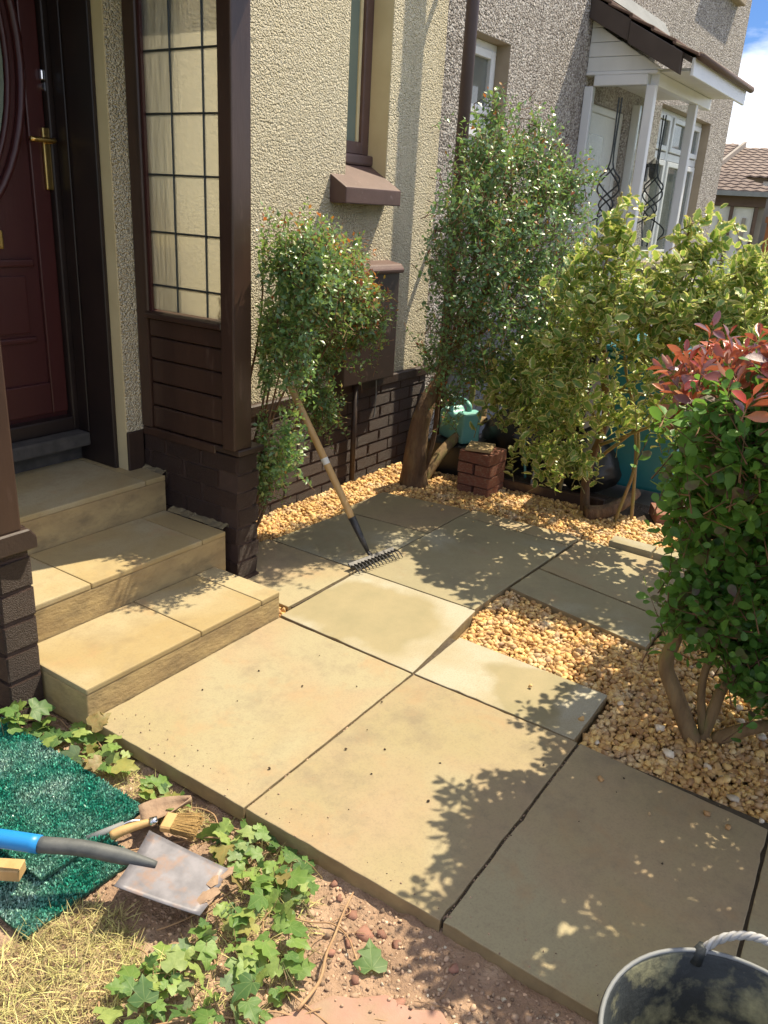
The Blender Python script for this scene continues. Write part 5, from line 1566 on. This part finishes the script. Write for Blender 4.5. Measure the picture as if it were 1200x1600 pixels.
sh0 = d.lerp(a, 0.5) + Vector((0, 0, -0.004))
axis = [sh0 + Vector((0.03, -0.05, -0.012)), sh0, Vector((0.945, 1.345, 0.062)), Vector((0.900, 1.400, 0.082)), Vector((0.836, 1.475, 0.096)), Vector((0.796, 1.55, 0.10))]
pp = bez(axis[:5], 5)
MB().tube(pp, [0.008 + 0.011 * min(1, i / 7) for i in range(len(pp))], 14).build('socket', M['grey_grip'], sp, smooth=True)
MB().tube(bez([Vector((0.842, 1.468, 0.0955)), Vector((0.796, 1.55, 0.10)), Vector((0.70, 1.73, 0.10)), Vector((0.60, 1.92, 0.085))], 4), 0.0215, 14).build('grip', M['blue_grip'], sp, smooth=True)
g0 = Vector((0.60, 1.92, 0.085)); gd = Vector((-0.46, 0.88, -0.07)).normalized(); gs = gd.cross(Vector((0, 0, 1))).normalized()
MB().tube(bez([g0, g0 + gd * 0.03 + gs * 0.05, g0 + gd * 0.10 + gs * 0.055, g0 + gd * 0.11, g0 + gd * 0.10 - gs * 0.055, g0 + gd * 0.03 - gs * 0.05, g0], 5), 0.013, 10).build('handle', M['blue_grip'], sp, smooth=True)

# mats of green turf
def mat_thing(label, x0, x1, y0, y1, z, seed, n):
    t = thing('turf_mat', label, 'mat', ((x0 + x1) / 2, (y0 + y1) / 2, z), 'green turf mats on the soil')
    zf = lambda x, y: z + 0.006 * mnoise.noise(Vector((x * 7, y * 7, seed)))
    V = []
    nx, ny = 16, 32
    b = MB()
    for lay in (0, 1):
        for j in range(ny + 1):
            for i in range(nx + 1):
                x, y = x0 + (x1 - x0) * i / nx, y0 + (y1 - y0) * j / ny
                V.append((x, y, zf(x, y) - 0.008 * lay))
    k = (nx + 1) * (ny + 1)
    F = []
    for j in range(ny):
        for i in range(nx):
            a = j * (nx + 1) + i
            F += [(a, a + 1, a + nx + 2, a + nx + 1), (a + k, a + k + nx + 1, a + k + nx + 2, a + k + 1)]
    for i in range(nx):
        F.append((i, i + k, i + 1 + k, i + 1))
        a = ny * (nx + 1) + i
        F.append((a, a + 1, a + 1 + k, a + k))
    for j in range(ny):
        a = j * (nx + 1)
        F.append((a, a + nx + 1, a + nx + 1 + k, a + k))
        a += nx
        F.append((a, a + k, a + nx + 1 + k, a + nx + 1))
    b.add(V, F)
    b.build('backing', M['turf_base'], t)
    r = np.random.default_rng(seed)
    xs, ys = r.uniform(x0, x1, n), r.uniform(y0, y1, n)
    P = np.array([(x, y, zf(x, y) - 0.001) for x, y in zip(xs, ys)])
    D = np.stack([r.normal(size=n) * 0.4 + 0.15, r.normal(size=n) * 0.4 - 0.1, np.ones(n)], 1)
    N = r.normal(size=(n, 3)) * np.array([1, 1, 0.2])
    tpl = [([(-0.24, 0, 0), (0.24, 0, 0), (0.2, 0.6, 0.06), (-0.2, 0.6, 0.06), (0.02, 1, 0.22)], [(0, 1, 2), (0, 2, 3), (3, 2, 4)], [0, 0, 0])]
    V, F, Mi = scatter(tpl, P, D, N, 0.0085 * r.uniform(0.6, 1.25, n), r)
    stuff(place(bpy.data.objects.new('pile', arrays_mesh('pile', V, F, None, [M['turf']])), t))

mat_thing('lower green turf mat, mostly under the other one and the spade', 0.735, 1.045, 1.385, 2.05, -0.046, 3, 24000)
mat_thing('upper green turf mat with the blue spade grip lying over it', 0.845, 1.165, 1.485, 2.15, -0.026, 4, 27000)

wb = MB().obox((0.800, 1.548, 0.004), (Vector((0.55, -0.83, 0)).normalized(), Vector((0.83, 0.55, 0)).normalized(), Vector((0, 0, 1))), 0.036, 0.021, 0.016).build('wood_block', M['ash_wood'], None, bevel=0.002)
tag(wb, 'small offcut of pale wood lying on the green mat', 'wood block')

# brush
pb = thing('hand_brush', 'wooden handled brush with tan bristles tucked behind the spade blade', 'brush', (1.10, 1.40, -0.04))
MB().tube(bez([(1.030, 1.462, -0.012), (1.062, 1.446, -0.006), (1.10, 1.424, -0.002), (1.122, 1.408, 0.0)], 4), [0.011, 0.0125, 0.013, 0.013, 0.0125, 0.012, 0.0115, 0.011, 0.0105, 0.010, 0.0095, 0.009, 0.009], 12).build('handle', M['ash_wood'], pb, smooth=True)
MB().tube([(1.117, 1.411, 0.0), (1.133, 1.400, 0.001)], [0.0125, 0.0125], 12).build('collar', M['chrome'], pb, smooth=True)
bd = Vector((0.45, -0.89, -0.03)).normalized(); bx = bd.cross(Vector((0, 0, 1))).normalized(); bz = bx.cross(bd)
MB().obox(Vector((1.150, 1.375, -0.004)), (bx, bd, bz), 0.030, 0.016, 0.010).build('ferrule', M['ash_wood'], pb, bevel=0.004)
bb = MB()
rbn = random.Random(3)
for i in range(420):
    u, w = rbn.uniform(-0.029, 0.029), rbn.uniform(-0.009, 0.009)
    p = Vector((1.156, 1.363, -0.004)) + bx * u + bz * w
    bb.tube([p, p + bd * rbn.uniform(0.055, 0.072) + bx * u * 0.35 + bz * rbn.uniform(-0.006, 0.006)], 0.0011, 3, cap=False)
stuff(bb.build('bristles', M['bristle'], pb))

# trowel, half hidden
tr = thing('trowel', 'rusty curved trowel blade lying by the slab edge above the brush', 'trowel', (1.17, 1.43, -0.04))
vs, fs = [], []
t0, t1 = Vector((1.125, 1.455, -0.030)), Vector((1.245, 1.392, -0.018))
td = (t1 - t0).normalized(); tx = td.cross(Vector((0, 0, 1))).normalized()
for i in range(9):
    w = 0.036 * math.sin(math.pi * min(1, 0.35 + 0.65 * i / 8)) + 0.004
    for j in range(7):
        u = -1 + 2 * j / 6
        vs.append(t0.lerp(t1, i / 8) + tx * w * u + Vector((0, 0, 0.022 * u * u + 0.006)))
for i in range(8):
    for j in range(6):
        k = i * 7 + j
        fs.append((k, k + 1, k + 8, k + 7))
o = MB().add(vs, fs).build('blade', M['mud'], tr, smooth=True)
md = o.modifiers.new('thick', 'SOLIDIFY'); md.thickness = 0.002
MB().tube(bez([t0 + Vector((0, 0, 0.006)), t0 - td * 0.03 + Vector((0, 0, 0.016)), t0 - td * 0.05 + Vector((0, 0, 0.014))], 4), 0.005, 8).build('shank', M['chrome'], tr, smooth=True)
MB().tube([t0 - td * 0.045 + Vector((0, 0, 0.014)), t0 - td * 0.14 + Vector((0, 0, 0.006))], [0.009, 0.012], 12).build('handle', M['grey_board'], tr, smooth=True)

# ------------------------------------------------------------------ trug
tg = thing('trug', 'dirty black rubber trug with a rope handle at the bottom right', 'bucket', (1.10, 0.0, -0.06))
cx, cy = 1.105, -0.005
prof = [(0.002, -0.030), (0.142, -0.030), (0.157, -0.015), (0.177, 0.12), (0.204, 0.298), (0.210, 0.304), (0.216, 0.300), (0.214, 0.286), (0.208, 0.280), (0.184, 0.12), (0.164, -0.03), (0.147, -0.052), (0.002, -0.052)]
MB().lathe(prof, (cx, cy, 0.0), 56).build('body', M['trug'], tg, smooth=True)
MB().tube([(cx + 0.2105 * math.cos(2 * math.pi * i / 64), cy + 0.2105 * math.sin(2 * math.pi * i / 64), 0.3035) for i in range(65)], 0.0042, 6, cap=False).build('rim', M['grey_board'], tg, smooth=True)  # paler bead on the black rim paints in its sunlit edge
for s, a0 in ((1, 2), (-1, 182)):
    pts = []
    for i in range(41):
        t = i / 40
        a = rad(a0 - 26 + 52 * t)
        rr_ = 0.212 + 0.006 * math.sin(math.pi * t)
        zz = 0.296 + 0.066 * math.sin(math.pi * t) ** 0.6
        pts.append(Vector((cx + rr_ * math.cos(a), cy + rr_ * math.sin(a), zz)))
    for ph in (0, 2.09, 4.19):
        q = []
        for i, p in enumerate(pts):
            t = (pts[min(i + 1, 40)] - pts[max(i - 1, 0)]).normalized()
            u = t.cross(Vector((0, 0, 1))).normalized()
            w = u.cross(t)
            an = ph + i * 0.72
            q.append(p + (u * math.cos(an) + w * math.sin(an)) * 0.0040)
        MB().tube(q, 0.0044, 7).build('rope_handle', M['rope'], tg, smooth=True)
    for k in (0, 1):
        a = rad(a0 - 29 + 58 * k)
        MB().tube([(cx + 0.210 * math.cos(a), cy + 0.210 * math.sin(a), 0.28), (cx + 0.213 * math.cos(a + (0.05 if not k else -0.05)), cy + 0.213 * math.sin(a + (0.05 if not k else -0.05)), 0.315)], [0.016, 0.009], 8).build('handle_lug', M['trug'], tg, smooth=True)

# ------------------------------------------------------------------ clutter behind the tall shrub
CN = ('bottom', 'second', 'third', 'top')
for k in range(4):
    for s in (0, 1):
        z = -0.045 + k * 0.069 + 0.033
        if k % 2 == 0:
            c, size = (4.215, 2.035 + 0.11 * s, z), (0.215, 0.102, 0.066)
        else:
            c, size = (4.16 + 0.11 * s, 2.09, z), (0.102, 0.215, 0.066)
        o = brick(None, BR_RED, c, size, RB.uniform(-0.06, 0.06), 'loose_brick')
        side = (('on the bin side', 'on the stump side'), ('at the front', 'at the back'))[k % 2][s]
        tag(o, 'red brick in the %s course of the stack behind the stump, %s' % (CN[k], side), 'brick', 'bricks stacked behind the stump')
o = MB().obox((4.19, 2.10, 0.245), (Vector((0.95, 0.3, 0)).normalized(), Vector((-0.3, 0.95, 0)).normalized(), Vector((0, 0, 1))), 0.085, 0.075, 0.008).build('floor_tile', M['pale_tile'], None, bevel=0.002)
tag(o, 'pale square tile lying on top of the brick stack', 'tile')
o = brick(None, BR_RED, (4.50, 1.08, 0.0), (0.20, 0.10, 0.065), 0.5, 'loose_brick')
tag(o, 'single red brick lying on the ground beside the teal bin', 'brick')

jc = thing('jerrycan', 'pale turquoise plastic jerrycan behind the forked branch', 'jerrycan', (4.52, 2.45, 0.16))
jb = MB().prism([(-0.13, 0.0), (0.13, 0.0), (0.13, 0.17), (0.07, 0.205), (0.03, 0.165), (-0.03, 0.165), (-0.07, 0.205), (-0.13, 0.20)], 'x', -0.07, 0.07)
rot = Matrix.Translation((4.50, 2.42, 0.17)) @ Matrix.Rotation(rad(-25), 4, 'Z')
jb.v = [tuple(rot @ Vector((p[0], p[1], p[2]))) for p in jb.v]
jb.build('body', M['teal_can'], jc, bevel=0.018, seg=3)
q = [rot @ Vector((0, y, z)) for y, z in ((-0.09, 0.19), (-0.085, 0.235), (-0.03, 0.255), (0.03, 0.255), (0.085, 0.235), (0.09, 0.19))]
MB().tube(bez(q, 5), 0.016, 10).build('handle', M['teal_can'], jc, smooth=True)
q = [rot @ Vector((0, 0.105, z)) for z in (0.18, 0.235)]
MB().tube(q, 0.024, 14).build('cap', M['black_plastic'], jc, smooth=False)
o = MB().box(4.36, 4.66, 2.27, 2.58, -0.1, 0.165).build('plastic_crate', M['black_plastic'], None, bevel=0.01)
tag(o, 'black crate on the ground under the turquoise jerrycan', 'crate')

def wheelie(label, m, x, y, rz, h=0.98):
    t = thing('wheelie_bin', label, 'bin', (x, y, -0.05))
    R = Matrix.Translation((x, y, -0.05)) @ Matrix.Rotation(rz, 4, 'Z')
    tr_ = lambda vs: [tuple(R @ Vector(p)) for p in vs]
    b = MB().add(tr_([(-0.19, -0.20, 0.10), (0.19, -0.20, 0.10), (0.19, 0.18, 0.06), (-0.19, 0.18, 0.06), (-0.24, -0.27, h - 0.08), (0.24, -0.27, h - 0.08), (0.24, 0.25, h - 0.08), (-0.24, 0.25, h - 0.08)]),
                 [(3, 2, 1, 0), (4, 5, 6, 7), (0, 1, 5, 4), (1, 2, 6, 5), (2, 3, 7, 6), (3, 0, 4, 7)])
    b.build('body', m, t, bevel=0.02, seg=2)
    b = MB().box(-0.255, 0.255, -0.285, 0.262, h - 0.079, h - 0.04)
    b.v = tr_(b.v); b.build('rim', m, t, bevel=0.008)
    b = MB().prism([(-0.30, h - 0.038), (0.27, h - 0.038), (0.27, h + 0.0), (0.05, h + 0.035), (-0.22, h + 0.02), (-0.30, h - 0.01)], 'x', -0.265, 0.265)
    b.v = tr_(b.v); b.build('lid', m, t, bevel=0.012, seg=2)
    b = MB().tube([(-0.2, 0.30, h - 0.05), (0.2, 0.30, h - 0.05)], 0.014, 8).box(-0.2, -0.17, 0.26, 0.30, h - 0.06, h - 0.04).box(0.17, 0.2, 0.26, 0.30, h - 0.06, h - 0.04)
    b.v = tr_(b.v); b.build('handle', m, t)
    for s in (-1, 1):
        b = MB().tube([(s * 0.20, 0.20, 0.095), (s * 0.25, 0.20, 0.095)], 0.095, 20)
        b.v = tr_(b.v); b.build('wheel', M['black_plastic'], t)
    return t

wheelie('teal wheelie bin standing behind the stems of the holly', M['teal_bin'], 4.88, 1.34, rad(-84), 0.94)
wheelie('black wheelie bin beside the teal one behind the holly', M['black_plastic'], 5.0, 1.95, rad(-84), 0.92)
def sack(label, x, y, r, seed):
    bm = bmesh.new()
    bmesh.ops.create_icosphere(bm, subdivisions=4, radius=1.0)
    for v in bm.verts:
        p = v.co.copy()
        f = mnoise.noise(p * 1.7 + Vector((seed, 0, 0))) * 0.16 + abs(mnoise.noise(p * 4.5 + Vector((0, seed, 0)))) * 0.10
        up = max(0.0, p.z)
        w = 1 + f - 0.55 * up ** 3
        v.co = Vector((x + p.x * r * w, y + p.y * r * w, max(-0.045, 0.72 * r + p.z * r * (0.85 + 0.35 * up))))
    me = bpy.data.meshes.new('refuse_sack')
    bm.to_mesh(me); bm.free()
    me.materials.append(M['black_plastic'])
    for pl in me.polygons:
        pl.use_smooth = True
    tag(place(bpy.data.objects.new('refuse_sack', me)), label, 'sack')

sack('bulging black refuse sack behind the brick stack', 4.82, 2.12, 0.24, 1.0)
sack('smaller black refuse sack behind the thin holly stems', 4.66, 1.60, 0.20, 5.0)
o = MB().obox((4.36, 1.72, -0.005), (Vector((0.1, -1, 0)).normalized(), Vector((1, 0.1, 0)).normalized(), Vector((0, 0, 1))), 0.34, 0.015, 0.045).build('edging_plank', M['brown_wood'], None, bevel=0.004)
tag(o, 'dark timber plank edging the gravel under the holly', 'plank')
o = MB().obox((5.2, 2.66, 0.42), (Vector((0.97, -0.24, 0)).normalized(), Vector((0.24 * 0.95, 0.97 * 0.95, 0.3)).normalized(), Vector((-0.07, -0.29, 0.95)).normalized()), 0.34, 0.012, 0.48).build('leaning_panel', M['grey_sheet'], None, bevel=0.004)
tag(o, 'blue grey sheet leaning on the grey wall behind the shrub', 'panel')
o = MB().obox((4.40, 1.50, 0.34), (Vector((0.2, -0.9, 0.25)).normalized(), Vector((0.95, 0.2, 0.0)).normalized(), Vector((0.1, -0.3, 0.95)).normalized()), 0.045, 0.012, 0.15).build('board_offcut', M['grey_board'], None, bevel=0.003)
tag(o, 'short grey board propped up among the holly stems', 'board')
o = MB().tube(bez([(4.20, 1.42, 0.0), (4.27, 1.33, 0.015), (4.38, 1.27, 0.05), (4.50, 1.24, 0.09)], 4), taper(0.045, 0.03, 13), 10).build('log', M['bark'], smooth=True)
tag(o, 'short dark log lying on the gravel under the holly', 'log')
o = MB().tube(bez([(4.55, 1.95, 0.0), (4.58, 2.0, 0.25), (4.60, 2.03, 0.42)], 4), 0.008, 8).build('garden_stake', M['teal_can'], smooth=True)
tag(o, 'thin green garden stake beside the brick stack', 'stake')
o = MB().tube([(4.42, 1.86, -0.05), (4.45, 1.84, 0.2), (4.46, 1.85, 0.24)], 0.006, 8).tube([(4.45, 1.84, 0.2), (4.49, 1.80, 0.19)], 0.006, 6).build('metal_hook', M['rope'])
tag(o, 'bent pale metal rod standing in the dark gap by the bricks', 'rod')
structure(MB().box(4.33, 4.70, 0.2, 2.74, -0.10, -0.038).build('planting_soil', M['dark_soil']))
